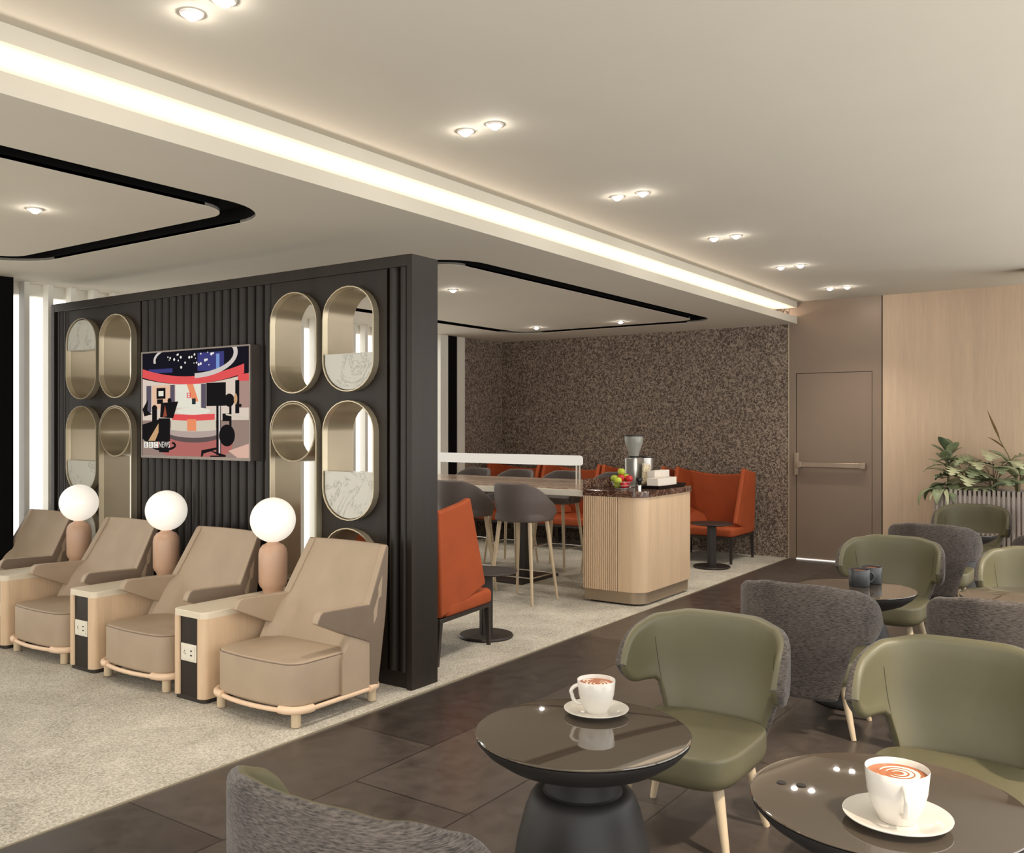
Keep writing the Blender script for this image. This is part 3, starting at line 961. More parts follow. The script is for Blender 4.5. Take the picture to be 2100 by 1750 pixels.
# ------------------------------------------------------------------ cups
def make_cup():
    t = thing('coffee_cup', 'x', 'cup', group='white latte cups')
    MB().lathe([(0.0005, 0.0), (0.036, 0.0), (0.037, 0.004), (0.050, 0.028), (0.059, 0.060), (0.063, 0.104), (0.0622, 0.1055), (0.0605, 0.104), (0.0565, 0.062), (0.046, 0.03), (0.0005, 0.012)], n=56, cap=False).build('bowl', 'porcelain', t, smooth=50)
    pts = []
    for i in range(11):
        a = radians(100 - 200 * i / 10)
        pts.append((0.052 + 0.028 * cos(a) + (0.006 if i < 5 else 0), 0, 0.058 + 0.030 * sin(a)))
    MB().tube(pts, [0.0065] * 11, 8).build('handle', 'porcelain', t, smooth=70)
    cf = MB().lathe([(0.0005, 0.0925), (0.0596, 0.0925)], n=48, cap=False).build('coffee', 'coffee', t, smooth=0)
    art = MB()
    def crescent(cx, cy, r, w, a0, a1, n=20):
        vs = []
        for i in range(n + 1):
            a = radians(a0 + (a1 - a0) * i / n); ww = w * sin(pi * (i + 0.6) / (n + 1.2)) ** 0.6
            vs += [(cx + r * cos(a), cy + r * sin(a), 0.0929), (cx + (r - ww) * cos(a), cy + (r - ww) * sin(a), 0.0929)]
        art.add(vs, [(2 * i, 2 * i + 1, 2 * i + 3, 2 * i + 2) for i in range(n)])
    for r, w in ((0.040, 0.010), (0.027, 0.008), (0.015, 0.007)):
        crescent(-0.004, 0.006, r, w, -60, 250)
    crescent(0.022, -0.034, 0.018, 0.007, -170, 60)
    crescent(0.020, -0.036, 0.009, 0.008, -170, 60)
    art.build('milk_art', 'foam', cf, smooth=0)
    return t
def make_saucer():
    return tag(MB().lathe([(0.0005, 0.0), (0.052, 0.0), (0.054, 0.003), (0.085, 0.009), (0.106, 0.017), (0.1065, 0.019), (0.104, 0.0195), (0.080, 0.0125), (0.050, 0.0065), (0.0005, 0.006)], n=64, cap=False).build('saucer', 'porcelain', smooth=50), 'x', 'saucer', 'white saucers under latte cups')
cup = make_cup(); cup.location = (2.625, 1.49, 0.6595); cup.rotation_euler = (0, 0, radians(128)); cup['label'] = 'white latte cup on the front pedestal table, left of the two white cups'
sau = make_saucer(); sau.location = (2.625, 1.49, 0.653); sau['label'] = 'white saucer under the left of the two latte cups'
c2 = dup(cup, (2.315, 0.492, 0.661), radians(205), 'larger white latte cup near the bottom right corner, handle towards the viewer')
c2.scale = (1.16,) * 3
s2 = sau.copy(); COL.objects.link(s2); s2.location = (2.315, 0.492, 0.653); s2.scale = (1.16,) * 3; s2['label'] = 'white saucer under the larger latte cup near the bottom right corner'

def make_mug():
    t = thing('mug', 'x', 'mug', group='dark mugs')
    MB().lathe([(0.0005, 0.0), (0.054, 0.0), (0.058, 0.004), (0.0595, 0.05), (0.060, 0.098), (0.0585, 0.1), (0.056, 0.098), (0.055, 0.01), (0.0005, 0.008)], n=40, cap=False).build('body', 'mug', t, smooth=50)
    pts = [(0.056 + 0.030 * cos(radians(100 - 200 * i / 10)), 0, 0.052 + 0.030 * sin(radians(100 - 200 * i / 10))) for i in range(11)]
    MB().tube(pts, 0.006, 8).build('handle', 'mug', t, smooth=70)
    MB().lathe([(0.0005, 0.088), (0.0556, 0.088)], n=32, cap=False).build('coffee', 'coffee', t, smooth=0)
    return t
mug = make_mug(); mug.location = (5.60, 1.40, 0.653); mug.rotation_euler = (0, 0, radians(-55)); mug['label'] = 'dark grey mug, nearer of the two on the glossy table'
dup(mug, (5.74, 1.365, 0.653), radians(125), 'dark grey mug standing just behind another one, handle to the left')

# ------------------------------------------------------------------ lounge armchairs
def make_lounge_chair():
    t = thing('lounge_armchair', 'x', 'armchair', group='taupe lounge armchairs along the divider')
    tipx = 0.243
    R = 0.09
    xr = lambda z: -0.225 - 0.125 * (z - 0.1) / 0.8
    w = lambda z: 0.362 - 0.035 * max(0.0, (z - 0.58) / 0.32)
    edge = lambda z: -0.150 - 0.18 * (z - 0.577) / 0.32          # front edge of the wings and back
    # side panels: arm and wing in one slab
    prof = [(0.243, 0.530), (0.240, 0.548), (0.222, 0.580), (0.200, 0.592), (0.06, 0.587), (-0.150, 0.579)]
    prof += [(edge(z), z) for z in (0.66, 0.74, 0.82, 0.885)] + [(-0.338, 0.895)]
    prof += [(xr(z), z) for z in (0.88, 0.7, 0.5, 0.3, 0.105)] + [(-0.155, 0.105), (-0.155, 0.36), (0.05, 0.443)]
    tri = [tuple(q) for q in tessellate_polygon([[Vector((x, z, 0)) for x, z in prof]])]
    k = len(prof)
    for sg in (-1, 1):
        mb = MB()
        vs = [(x, sg * w(z), z) for x, z in prof] + [(x, sg * (w(z) - 0.05), z) for x, z in prof]
        mb.add(vs, [tuple(range(2 * k - 1, k - 1, -1))] + [(j, (j + 1) % k, (j + 1) % k + k, j + k) for j in range(k)])
        mb.add(vs[:k], [tuple(range(k))], 1)
        mb.build('arm_panel', ['tan_leather', 'tan_outer'], t, bevel=0.007, seg=3, smooth=40)
    # wedge shaped back with a shallow hollow
    ny, zs = 28, [0.105, 0.2, 0.30, 0.36, 0.42, 0.48, 0.54, 0.58, 0.64, 0.70, 0.76, 0.82, 0.86, 0.885, 0.895]
    vs = []; cols = []
    for i in range(ny + 1):
        f = -1 + 2 * i / ny
        col = []
        for z in zs:
            ww = w(z) - 0.006
            hol = 0.028 * (1 - abs(f) ** 5)
            if z < 0.56: hol -= 0.07 * sstep(0.62, 0.9, abs(f)) * sstep(0.60, 0.5, z) if False else 0.055 * sstep(0.66, 0.88, abs(f)) * (1 - sstep(0.5, 0.62, z))
            x = edge(max(z, 0.30)) - hol - (0.004 if abs(f) > 0.97 else 0)
            if z > 0.87: x -= 0.012 * (z - 0.87) / 0.025
            col.append((max(x, xr(z) + 0.012), f * ww, z + (0.006 * (1 - f * f) if z > 0.88 else 0)))
        for z in reversed(zs):
            ww = w(z) - 0.006
            col.append((xr(z) + 0.012 * (z > 0.89) + 0.004, f * ww, z + (0.006 * (1 - f * f) if z > 0.88 else 0)))
        cols.append(col)
    k = len(cols[0])
    fs = []
    for i in range(ny):
        for j in range(k):
            fs.append((i * k + j, i * k + (j + 1) % k, (i + 1) * k + (j + 1) % k, (i + 1) * k + j))
    fs += [tuple(range(k)), tuple(ny * k + j for j in reversed(range(k)))]
    MB().add([p for c in cols for p in c], fs).build('backrest', 'tan_leather', t, smooth=45)
    base = rrect(-0.20, 0.375, -0.335, 0.335, 0.085, 7)
    out = []
    for x, y in base:
        out.append((x + (0.03 * (1 - (y / 0.335) ** 2) if x > 0.25 else 0), y))
    # subdivide the bowed front
    fr = []
    for k in range(len(out)):
        a, b = out[k], out[(k + 1) % len(out)]
        fr.append(a)
        if a[0] > 0.3 and b[0] > 0.3 and abs(a[1] - b[1]) > 0.3:
            for q in range(1, 8):
                y = a[1] + (b[1] - a[1]) * q / 8
                fr.append((0.375 + 0.03 * (1 - (y / 0.335) ** 2), y))
    MB().loft(fr, round_prof(0.10, 0.342, 0.02, 0.018, 5)).build('seat', 'tan_leather', t, smooth=50)
    nr = []
    m = MB()
    pip = [(p[0] * 1.0 - 0.0, p[1]) for p in fr]
    vsp = MB().loft(fr, [(0.0025, 0.333)])
    m.tube([v for v in vsp.v], 0.0035, 6, closed=True)
    m.build('piping', 'tan_dark', t, smooth=80)
    # rail frame with thicker corner caps
    o2 = rrect(-0.27, 0.392, -0.352, 0.352, 0.10, 8)
    rail = []
    for k in range(len(o2)):
        a, b = o2[k], o2[(k + 1) % len(o2)]
        rail.append((a[0], a[1], 0.092))
        if a[0] > 0.3 and b[0] > 0.3 and abs(a[1] - b[1]) > 0.3:
            for q in range(1, 8):
                y = a[1] + (b[1] - a[1]) * q / 8
                rail.append((0.392 + 0.03 * (1 - (y / 0.252) ** 2), y, 0.092))
    MB().tube(rail, 0.0135, 8, closed=True).build('base_rail', 'blush_metal', t, smooth=70)
    for cx, cy, a0 in ((0.292, -0.252, -90), (0.292, 0.252, 0), (-0.17, 0.252, 90), (-0.17, -0.252, 180)):
        arc = [(cx + 0.102 * cos(radians(a0 + 90 * q / 8)), cy + 0.102 * sin(radians(a0 + 90 * q / 8)), 0.096) for q in range(9)]
        d0 = Vector(arc[0]) - Vector(arc[1]); d0.normalize(); d1 = Vector(arc[-1]) - Vector(arc[-2]); d1.normalize()
        arc = [tuple(Vector(arc[0]) + d0 * 0.02)] + arc + [tuple(Vector(arc[-1]) + d1 * 0.02)]
        MB().tube(arc, 0.0215, 10).build('corner_cap', 'blush_metal', t, smooth=60)
        m = radians(a0 + 45)
        MB().lathe([(0.024, 0.004), (0.026, 0.012), (0.026, 0.085)], (cx + 0.078 * cos(m), cy + 0.078 * sin(m), 0), 20).build('leg', 'oak_leg', t, smooth=40)
    return t
lc = make_lounge_chair()
CY = 4.00; PITCH = 1.13
ll = ['taupe lounge armchair nearest the aisle, at the open end of the divider', 'taupe lounge armchair second from the aisle, in front of the television',
      'taupe lounge armchair third from the aisle, with the left lamp at its side', 'farthest taupe lounge armchair, cut by the left edge of the photo']
for k in range(4):
    loc = (3.655, CY + PITCH * k, 0.004)
    if k == 0:
        lc.location = loc; lc.rotation_euler = (0, 0, pi); lc['label'] = ll[0]
    else:
        dup(lc, loc, pi, ll[k])

# ------------------------------------------------------------------ cabinets with sockets, globe lamps
def make_side_cabinet():
    t = thing('side_cabinet', 'x', 'side table', group='oak socket cabinets between the armchairs')
    # local +x faces the room; box is 0.30 wide, 0.86 deep, 0.53 high
    prof = rrect(-0.15, 0.15, 0.0, 0.527, 0.022, 5)
    body = MB()
    xb, xf = -0.43, 0.43
    out = rrect(xb, xf, -0.148, 0.148, 0.045, 7, (0.045, 0.045, 0.0, 0.0))
    body2 = MB().loft(out, [(0, 0.03), (0, 0.487)])
    hole = None
    # carcass: two sides as a U-shaped loft with a recess in front
    lo = rrect(xb, xf, -0.148, -0.083, 0.02, 6, (0.040, 0.012, 0, 0))
    ro = rrect(xb, xf, 0.083, 0.148, 0.02, 6, (0.012, 0.040, 0, 0))
    MB().loft(lo, [(0, 0.03), (0, 0.49)]).build('side_panel', 'oak', t, smooth=40)
    MB().loft(ro, [(0, 0.03), (0, 0.49)]).build('side_panel', 'oak', t, smooth=40)
    MB().loft(out, [(0.0, 0.49), (0.0, 0.523), (0.004, 0.527)]).build('top', 'oak_top', t, smooth=40)
    MB().box(xb, xf - 0.014, -0.083, 0.083, 0.03, 0.49).build('front_panel', 'ebony', t, smooth=0)['label'] = 'dark stained front panel'
    MB().loft(rrect(xb + 0.02, xf - 0.012, -0.14, 0.14, 0.03, 5), [(0, 0.004), (0, 0.03)]).build('plinth', 'dark_metal', t, smooth=40)
    pl = MB()
    pl.box(xf - 0.014, xf - 0.006, -0.070, 0.070, 0.232, 0.332)
    pl.box(xf - 0.006, xf - 0.003, -0.057, 0.057, 0.244, 0.320)
    po = pl.build('outlet_plate', 'plate', t, bevel=0.002)
    sk = MB()
    for yy, zz, a, b in ((-0.03, 0.296, 0.008, 0.004), (-0.03, 0.270, 0.008, 0.004), (0.03, 0.292, 0.003, 0.003), (0.026, 0.274, 0.003, 0.003), (0.036, 0.282, 0.003, 0.003)):
        sk.box(xf - 0.0032, xf - 0.0022, -yy - a, -yy + a, zz - b, zz + b)
    sk.build('socket_slots', 'dark_line', po, smooth=0)
    return t
sc0 = make_side_cabinet()
sl = ['oak socket cabinet nearest the aisle, right of the other two', 'middle oak socket cabinet, carrying the middle globe lamp', 'oak socket cabinet at the left edge of the photo']
def make_lamp():
    t = thing('globe_lamp', 'x', 'lamp', group='globe lamps on the cabinets')
    MB().lathe([(0.0005, 0.0), (0.062, 0.0), (0.064, 0.012), (0.066, 0.028), (0.082, 0.048), (0.090, 0.07), (0.0905, 0.25), (0.084, 0.283), (0.066, 0.308), (0.040, 0.320), (0.036, 0.330), (0.0005, 0.330)], n=48, cap=False).build('base', 'blush_lamp', t, smooth=50)
    m = MB()
    pr = [(max(0.0005, 0.143 * sin(pi * i / 24)), 0.468 - 0.143 * cos(pi * i / 24)) for i in range(25)]
    m.lathe(pr, n=48, cap=False).build('globe', 'globe', t, smooth=80)
    return t
gl = make_lamp()
gll = ['lit globe lamp nearest the aisle, rightmost of the three', 'middle lit globe lamp, below the television', 'lit globe lamp at the far left, in front of the window end of the divider']
for k in range(3):
    y = 4.568 + PITCH * k
    loc = (3.70, y, 0.0)
    if k == 0:
        sc0.location = loc; sc0.rotation_euler = (0, 0, pi); sc0['label'] = sl[0]
    else:
        dup(sc0, loc, pi, sl[k])
    ll_ = (3.93, y + 0.035, 0.5275)
    if k == 0:
        gl.location = ll_; gl['label'] = gll[0]
    else:
        dup(gl, ll_, 0, gll[k])

# ------------------------------------------------------------------ orange wing seats and small round tables
def make_wing_seat():
    t = thing('wing_seat', 'x', 'lounge seat', group='orange wing-back seats')
    W = 0.43
    MB().box(-0.36, 0.33, -0.42, 0.42, 0.285, 0.315).build('frame', 'dark_metal', t, bevel=0.004)
    for x, y, dx in ((0.31, -0.40, 0.02), (0.31, 0.40, 0.02), (-0.34, -0.40, -0.03), (-0.34, 0.40, -0.03)):
        m = MB(); m.add([(x - 0.018, y - 0.018, 0.29), (x + 0.018, y - 0.018, 0.29), (x + 0.018, y + 0.018, 0.29), (x - 0.018, y + 0.018, 0.29),
                         (x + dx - 0.012, y - 0.012, 0.004), (x + dx + 0.012, y - 0.012, 0.004), (x + dx + 0.012, y + 0.012, 0.004), (x + dx - 0.012, y + 0.012, 0.004)],
                        [(0, 1, 2, 3), (4, 7, 6, 5), (0, 4, 5, 1), (1, 5, 6, 2), (2, 6, 7, 3), (3, 7, 4, 0)])
        m.build('leg', 'dark_metal', t, smooth=0)
    MB().loft(rrect(-0.30, 0.345, -0.432, 0.432, 0.05, 6), round_prof(0.315, 0.42, 0.025, 0.035, 4)).build('seat', 'orange', t, smooth=50)
    # back: slab with a dipped top edge
    m = MB(); vs = []; n = 16
    for i in range(n + 1):
        y = -0.42 + 0.84 * i / n; zt = 1.0 + 0.045 * (y / 0.42) ** 2
        vs += [(-0.30, y, 0.32), (-0.36, y, 0.32), (-0.395, y, zt), (-0.335, y, zt)]
    fs = []
    for i in range(n):
        for j in range(4):
            a, b = i * 4 + j, i * 4 + (j + 1) % 4
            fs.append((a, b, b + 4, a + 4))
    fs += [(0, 1, 2, 3), tuple(n * 4 + q for q in (3, 2, 1, 0))]
    m.add(vs, fs); m.build('back', 'orange', t, bevel=0.018, seg=3, smooth=50)
    for s in (-1, 1):
        pr = [(-0.36, 0.33), (-0.18, 0.345), (0.235, 0.462), (0.225, 0.50), (0.0, 1.10), (-0.10, 1.075), (-0.395, 1.03)]
        m = MB()
        vs = []
        for off in (0.0, 0.05):
            for x, z in pr:
                flare = 0.02 * max(0, (z - 0.4)) * (1 if x > -0.2 else 0.3)
                vs.append((x, s * (W - 0.05 + off + flare), z))
        k = len(pr)
        m.add(vs, [tuple(range(k)), tuple(range(2 * k - 1, k - 1, -1))] + [(j, (j + 1) % k, (j + 1) % k + k, j + k) for j in range(k)])
        m.build('wing', 'orange', t, bevel=0.016, seg=3, smooth=50)
    # loose corner cushion folded against the wing
    m = MB()
    m.add([(-0.28, -0.385, 0.42), (0.20, -0.385, 0.42), (-0.25, -0.12, 0.42), (-0.28, -0.385, 0.60), (0.05, -0.385, 0.50), (-0.27, -0.16, 0.50)],
          [(0, 2, 1), (3, 4, 5), (0, 1, 4, 3), (1, 2, 5, 4), (2, 0, 3, 5)])
    m.build('bolster', 'orange', t, bevel=0.015, seg=3, smooth=50)
    return t
ws = make_wing_seat()
for k, (x, y, rz, lab) in enumerate([
        (4.99, 4.30, radians(7), 'orange wing-back seat half hidden behind the end of the dark divider'),
        (10.37, 4.33, pi, 'orange wing-back seat fully in view right of the oak counter'),
        (10.37, 5.36, pi, 'orange wing-back seat against the wallpaper behind the coffee grinder'),
        (10.37, 6.27, pi, 'orange wing-back seat against the wallpaper behind the right end of the light bar'),
        (10.37, 7.20, pi, 'orange wing-back seat in the far corner beside the window')]):
    if k == 0:
        ws.location = (x, y, 0); ws.rotation_euler = (0, 0, rz); ws['label'] = lab
    else:
        dup(ws, (x, y, 0), rz, lab)

def make_round_table():
    t = thing('round_side_table', 'x', 'side table', group='small round dark side tables')
    MB().lathe([(0.0005, 0.478), (0.17, 0.480), (0.232, 0.492), (0.238, 0.499), (0.234, 0.503), (0.225, 0.501), (0.0005, 0.497)], n=56, cap=False).build('top', 'dark_metal', t, smooth=40)
    MB().box(-0.045, 0.045, -0.03, 0.03, 0.02, 0.479).build('column', 'dark_metal', t, bevel=0.008, seg=3)
    MB().lathe([(0.0005, 0.004), (0.2, 0.004), (0.207, 0.014), (0.2, 0.026), (0.0005, 0.03)], n=48, cap=False).build('base', 'dark_metal', t, smooth=40)
    return t
rt = make_round_table(); rt.location = (5.56, 4.11, 0); rt.rotation_euler = (0, 0, radians(-30)); rt['label'] = 'small round dark side table beside the end of the dark divider'
dup(rt, (9.72, 4.03, 0), radians(-30), 'small round dark side table in front of the orange seat right of the counter')

# ------------------------------------------------------------------ high table, light bar, bar stools
ht = thing('high_table', 'long high table with a striped stone top and cream edge beside the oak counter', 'high table', (7.9, 5.7, 0))
HTM = Matrix.Translation((-7.9, -5.7, 0))
def hp(mb, name, mat, **kw):
    o = mb.build(name, mat, ht, **kw); o.matrix_parent_inverse = HTM; return o
hp(MB().box(7.28, 8.52, 4.235, 7.15, 1.004, 1.018), 'top', 'striped', smooth=0)
hp(MB().box(7.275, 8.525, 4.23, 7.155, 0.945, 1.004), 'edge', 'white_edge', bevel=0.004)
for y in (5.36, 6.6):
    hp(MB().box(7.86, 7.94, y - 0.06, y + 0.06, 0.03, 0.945), 'column', 'dark_metal', bevel=0.004)
    hp(MB().box(7.55, 8.25, y - 0.22, y + 0.22, 0.004, 0.03), 'foot_plate', 'dark_metal', bevel=0.004)

lb = thing('table_light_bar', 'long cream light bar with rounded end standing on the high table', 'table lamp', (7.81, 5.6, 1.018))
LBM = Matrix.Translation((-7.81, -5.6, -1.018))
def lp_(mb, name, mat, **kw):
    o = mb.build(name, mat, lb, **kw); o.matrix_parent_inverse = LBM; return o
m = MB()
cap = rrect(7.70, 7.92, 4.60, 6.75, 0.11, 10)
m.loft(cap, round_prof(1.205, 1.30, 0.02, 0.03, 4))
lp_(m, 'bar', 'lightbar', smooth=50)
for y in (4.64, 6.71):
    lp_(MB().tube([(7.78, y, 1.018), (7.78, y, 1.21)], 0.009, 8), 'post', 'white_edge', smooth=60)
    lp_(MB().tube([(7.84, y, 1.018), (7.84, y, 1.21)], 0.009, 8), 'post', 'white_edge', smooth=60)

def make_stool():
    t = thing('bar_stool', 'x', 'bar stool', group='grey bar stools at the high table')
    kz = lambda z: (0.86 + 0.14 * sstep(0.72, 0.95, z),) * 2 + (0.0,)
    zt = lambda u: 1.085 - 0.05 * sstep(0.3, 0.65, u) - 0.15 * sstep(0.55, 1.0, u)
    zb = lambda u: 0.735
    o, i = tub_shell(-0.26, 0.17, 0.295, 2.3, kz, zt, zb, 0.04, n=32, tipz=0.80, tipf=0.88)
    o.add(i.v, i.f)
    o.build('back_shell', 'stool', t, smooth=60)
    MB().loft(superell(0.03, 0, 0.24, 0.245, 3.0, 36), round_prof(0.735, 0.815, 0.02, 0.03, 4)).build('seat', 'stool', t, smooth=50)
    feet = [(0.235, 0.225), (0.235, -0.225), (-0.20, 0.235), (-0.20, -0.235)]
    for fx, fy in feet:
        leg(MB(), (fx * 0.66, fy * 0.70, 0.745), (fx, fy, 0.004), 0.020, 0.012).build('leg', 'oak_leg', t, smooth=60)
    q = [(fx * 0.885, fy * 0.90) for fx, fy in (feet[0], feet[2], feet[3], feet[1])]
    MB().tube([(a, b, 0.245) for a, b in q], 0.006, 8, closed=True).build('foot_ring', 'chrome', t, smooth=60)
    return t
bs = make_stool()
for k, (x, y, rz, lab) in enumerate([
        (6.91, 4.69, 0.0, 'grey bar stool seen from behind, nearest the oak counter'),
        (6.93, 5.40, 0.0, 'grey bar stool seen from behind, half hidden by the dark divider'),
        (8.76, 4.80, pi, 'grey bar stool across the high table, behind the fruit bowl'),
        (8.72, 5.44, pi, 'grey bar stool across the high table, behind the posts of the light bar'),
        (8.72, 6.08, pi, 'grey bar stool across the high table, second from the window'),
        (8.72, 6.70, pi, 'grey bar stool across the high table, nearest the window')]):
    if k == 0:
        bs.location = (x, y, 0); bs['label'] = lab
    else:
        dup(bs, (x, y, 0), rz, lab)

# ------------------------------------------------------------------ oak counter
ct = thing('coffee_counter', 'oak coffee counter with reeded front, rounded corner and brown marble top', 'counter', (7.72, 3.93, 0))
CTM = Matrix.Translation((-7.72, -3.93, 0))
def cp(mb, name, mat, parent=None, **kw):
    o = mb.build(name, mat, parent or ct, **kw)
    if parent is None: o.matrix_parent_inverse = CTM
    return o
cx0, cx1, cy0, cy1 = 7.205, 8.235, 3.625, 4.225
out = rrect(cx0, cx1, cy0, cy1, 0.13, 10, (0.03, 0.0, 0.0, 0.13))
cp(MB().loft(out, [(0.0, 0.125), (0.0, 0.965)]), 'cabinet', 'oak', smooth=40)
m = MB(); vs = []
nr = 17; y0, y1 = 4.205, 3.875
prof = []
for i in range(nr):
    c = y0 + (y1 - y0) * (i + 0.5) / nr; p = abs(y1 - y0) / nr
    for j in range(7):
        a = pi * j / 6
        prof.append((cx0 - 0.003 - 0.010 * sin(a), c + p * 0.41 * cos(a)))
k = len(prof)
vs = [(x, y, 0.126) for x, y in prof] + [(x, y, 0.964) for x, y in prof]
m.add(vs, [(j, j + 1, j + 1 + k, j + k) for j in range(k - 1) if (j + 1) % 7])
rp = cp(m, 'reeded_panel', 'oak', smooth=60)
MB().box(cx0 - 0.003, cx0 + 0.001, y1 - 0.004, y0 + 0.004, 0.126, 0.964).build('groove_shade', 'tan_dark', rp, smooth=0)  # darker strip added behind the reeds, groove shade put into its colour
cp(MB().loft(rrect(cx0 + 0.01, cx1 - 0.03, cy0 + 0.012, cy1 - 0.01, 0.13, 10, (0.03, 0.0, 0.0, 0.13)), [(0, 0.022), (0, 0.125)]), 'plinth', 'plinth', smooth=40)
cp(MB().loft(rrect(cx0 + 0.05, cx1 - 0.06, cy0 + 0.05, cy1 - 0.05, 0.1, 8, (0.03, 0.0, 0.0, 0.1)), [(0, 0.004), (0, 0.022)]), 'gap_shadow_base', 'dark_line', smooth=40)  # set-back base, coloured dark as the gap shadow under the plinth
cp(MB().loft(rrect(cx0 - 0.012, cx1 + 0.008, cy0 - 0.012, cy1, 0.14, 10, (0.03, 0.0, 0.0, 0.14)), [(0.003, 0.965), (0, 0.968), (0, 1.015), (0.003, 1.018)]), 'worktop', 'marble_brown', smooth=30)
cp(MB().box(cx0 - 0.008, cx1, cy1 - 0.022, cy1, 1.018, 1.112), 'upstand', 'marble_brown', bevel=0.003)

# things on the counter
ZK = 1.018
gr = thing('coffee_grinder', 'tall steel coffee grinder with a flared bean hopper on the counter', 'coffee grinder', (7.86, 4.05, ZK))
MB().loft(rrect(-0.08, 0.08, -0.065, 0.065, 0.03, 5), round_prof(0.0, 0.275, 0.006, 0.012, 3)).build('body', 'steel', gr, smooth=40)
MB().loft(rrect(-0.17, 0.03, -0.07, 0.07, 0.05, 6), [(0, 0.0), (0.0, 0.006), (0.01, 0.012)]).build('drip_tray', 'steel', gr, smooth=40)
MB().lathe([(0.048, 0.275), (0.05, 0.29)], n=32).build('collar', 'black_plastic', gr, smooth=40)
MB().lathe([(0.046, 0.29), (0.052, 0.315), (0.062, 0.345), (0.082, 0.40), (0.088, 0.432), (0.09, 0.478)], n=40).build('hopper', 'hopper', gr, smooth=50)
MB().lathe([(0.092, 0.478), (0.094, 0.484), (0.09, 0.494), (0.03, 0.498)], n=40).build('lid', 'dark_metal', gr, smooth=50)
g2 = thing('bean_canister', 'lower steel canister with white cup beside the tall coffee grinder', 'canister', (8.11, 4.06, ZK))
MB().lathe([(0.066, 0.0), (0.07, 0.01), (0.07, 0.05), (0.062, 0.06), (0.064, 0.13), (0.084, 0.15), (0.086, 0.265)], n=40).build('body', 'steel', g2, smooth=40)
MB().lathe([(0.09, 0.265), (0.092, 0.275), (0.085, 0.285), (0.02, 0.288)], n=40).build('lid', 'dark_metal', g2, smooth=40)
MB().loft(rrect(-0.13, -0.067, -0.05, 0.03, 0.012, 4), [(0, 0.07), (0, 0.19)]).build('cup', 'plate', g2, smooth=40)

tray = thing('serving_tray', 'black tray under the stacked white boxes at the right end of the counter', 'tray', (7.90, 3.78, ZK))
m = MB().loft(rrect(-0.30, 0.30, -0.135, 0.135, 0.03, 5), [(0.02, 0.0), (0.0, 0.03), (0.006, 0.03), (0.024, 0.008)])
m.build('tray_body', 'black_plastic', tray, smooth=40)
def cbox(name, label, cat, x0, x1, y0, y1, z0, z1, mat, group=None, extra=None):
    t = thing(name, label, cat, ((x0 + x1) / 2, (y0 + y1) / 2, z0), 0, group)
    a, b, h = (x1 - x0) / 2, (y1 - y0) / 2, z1 - z0
    w = 0.004
    m = MB()
    m.box(-a, a, -b, b, 0, w); m.box(-a, a, -b, -b + w, w, h); m.box(-a, a, b - w, b, w, h); m.box(-a, -a + w, -b + w, b - w, w, h); m.box(a - w, a, -b + w, b - w, w, h)
    m.build('walls', mat, t, smooth=0)
    if extra: extra(t, a, b, h)
    return t
def sachets(t, a, b, h):
    for i in range(6):
        x = -a + 0.02 + (2 * a - 0.04) * i / 5
        MB().box(x - 0.007, x + 0.007, -b + 0.012, b - 0.012, 0.005, h * 0.9).build('sachet', 'card' if i % 3 else 'kraft', t, smooth=0)
cbox('condiment_box', 'lower white open box with compartments on the black tray', 'box', 7.63, 8.03, 3.685, 3.795, ZK + 0.009, ZK + 0.095, 'card', None, sachets)
cbox('condiment_box', 'upper white box standing behind the lower one on the black tray', 'box', 7.80, 8.12, 3.80, 3.875, ZK + 0.009, ZK + 0.155, 'card', None, sachets)
pk = thing('snack_packet', 'speckled floral packet poking up behind the white boxes', 'packet', (7.93, 3.95, ZK))
MB().box(-0.09, 0.05, -0.012, 0.012, 0.0, 0.215, mat=Matrix.Rotation(radians(6), 4, 'Y')).build('pouch', 'packet', pk, bevel=0.004)
MB().box(-0.088, 0.048, -0.013, 0.013, 0.2, 0.216, mat=Matrix.Rotation(radians(6), 4, 'Y')).build('seal', 'card', pk, smooth=0)
kn = thing('tamper', 'small black tamper with chrome foot beside the white boxes', 'tamper', (7.60, 3.86, ZK))
MB().lathe([(0.029, 0.0), (0.029, 0.03), (0.012, 0.036)], n=24).build('foot', 'chrome', kn, smooth=40)
MB().lathe([(0.010, 0.036), (0.014, 0.06), (0.03, 0.075), (0.03, 0.095), (0.02, 0.102)], n=24).build('knob', 'black_plastic', kn, smooth=40)

fb = thing('fruit_bowl', 'wire fruit bowl holding limes and red apples at the front of the counter', 'fruit bowl', (7.43, 3.95, ZK))
m = MB()
for r, z in ((0.055, 0.006), (0.078, 0.035), (0.096, 0.07)):
    m.tube([(r * cos(2 * pi * i / 40), r * sin(2 * pi * i / 40), z) for i in range(40)], 0.0028, 6, closed=True)
m.build('hoops', 'wire', fb, smooth=60)
m = MB()
for i in range(10):
    a = 2 * pi * i / 10
    m.tube([(0.01 * cos(a), 0.01 * sin(a), 0.004), (0.055 * cos(a), 0.055 * sin(a), 0.006), (0.078 * cos(a), 0.078 * sin(a), 0.035), (0.096 * cos(a), 0.096 * sin(a), 0.07)], 0.002, 5)
m.build('ribs', 'wire', fb, smooth=60)
def make_fruit(name, mat, cat):
    t = thing(name, 'x', cat)
    MB().lathe([(0.0005, 0.004), (0.014, 0.0), (0.026, 0.006), (0.034, 0.022), (0.035, 0.036), (0.029, 0.053), (0.016, 0.061), (0.006, 0.059), (0.0005, 0.054)], n=24, cap=False).build('skin', mat, t, smooth=80)
    MB().tube([(0, 0, 0.054), (0.002, 0.001, 0.064), (0.005, 0.002, 0.071)], 0.0015, 5).build('stalk', 'stem', t, smooth=60)
    return t
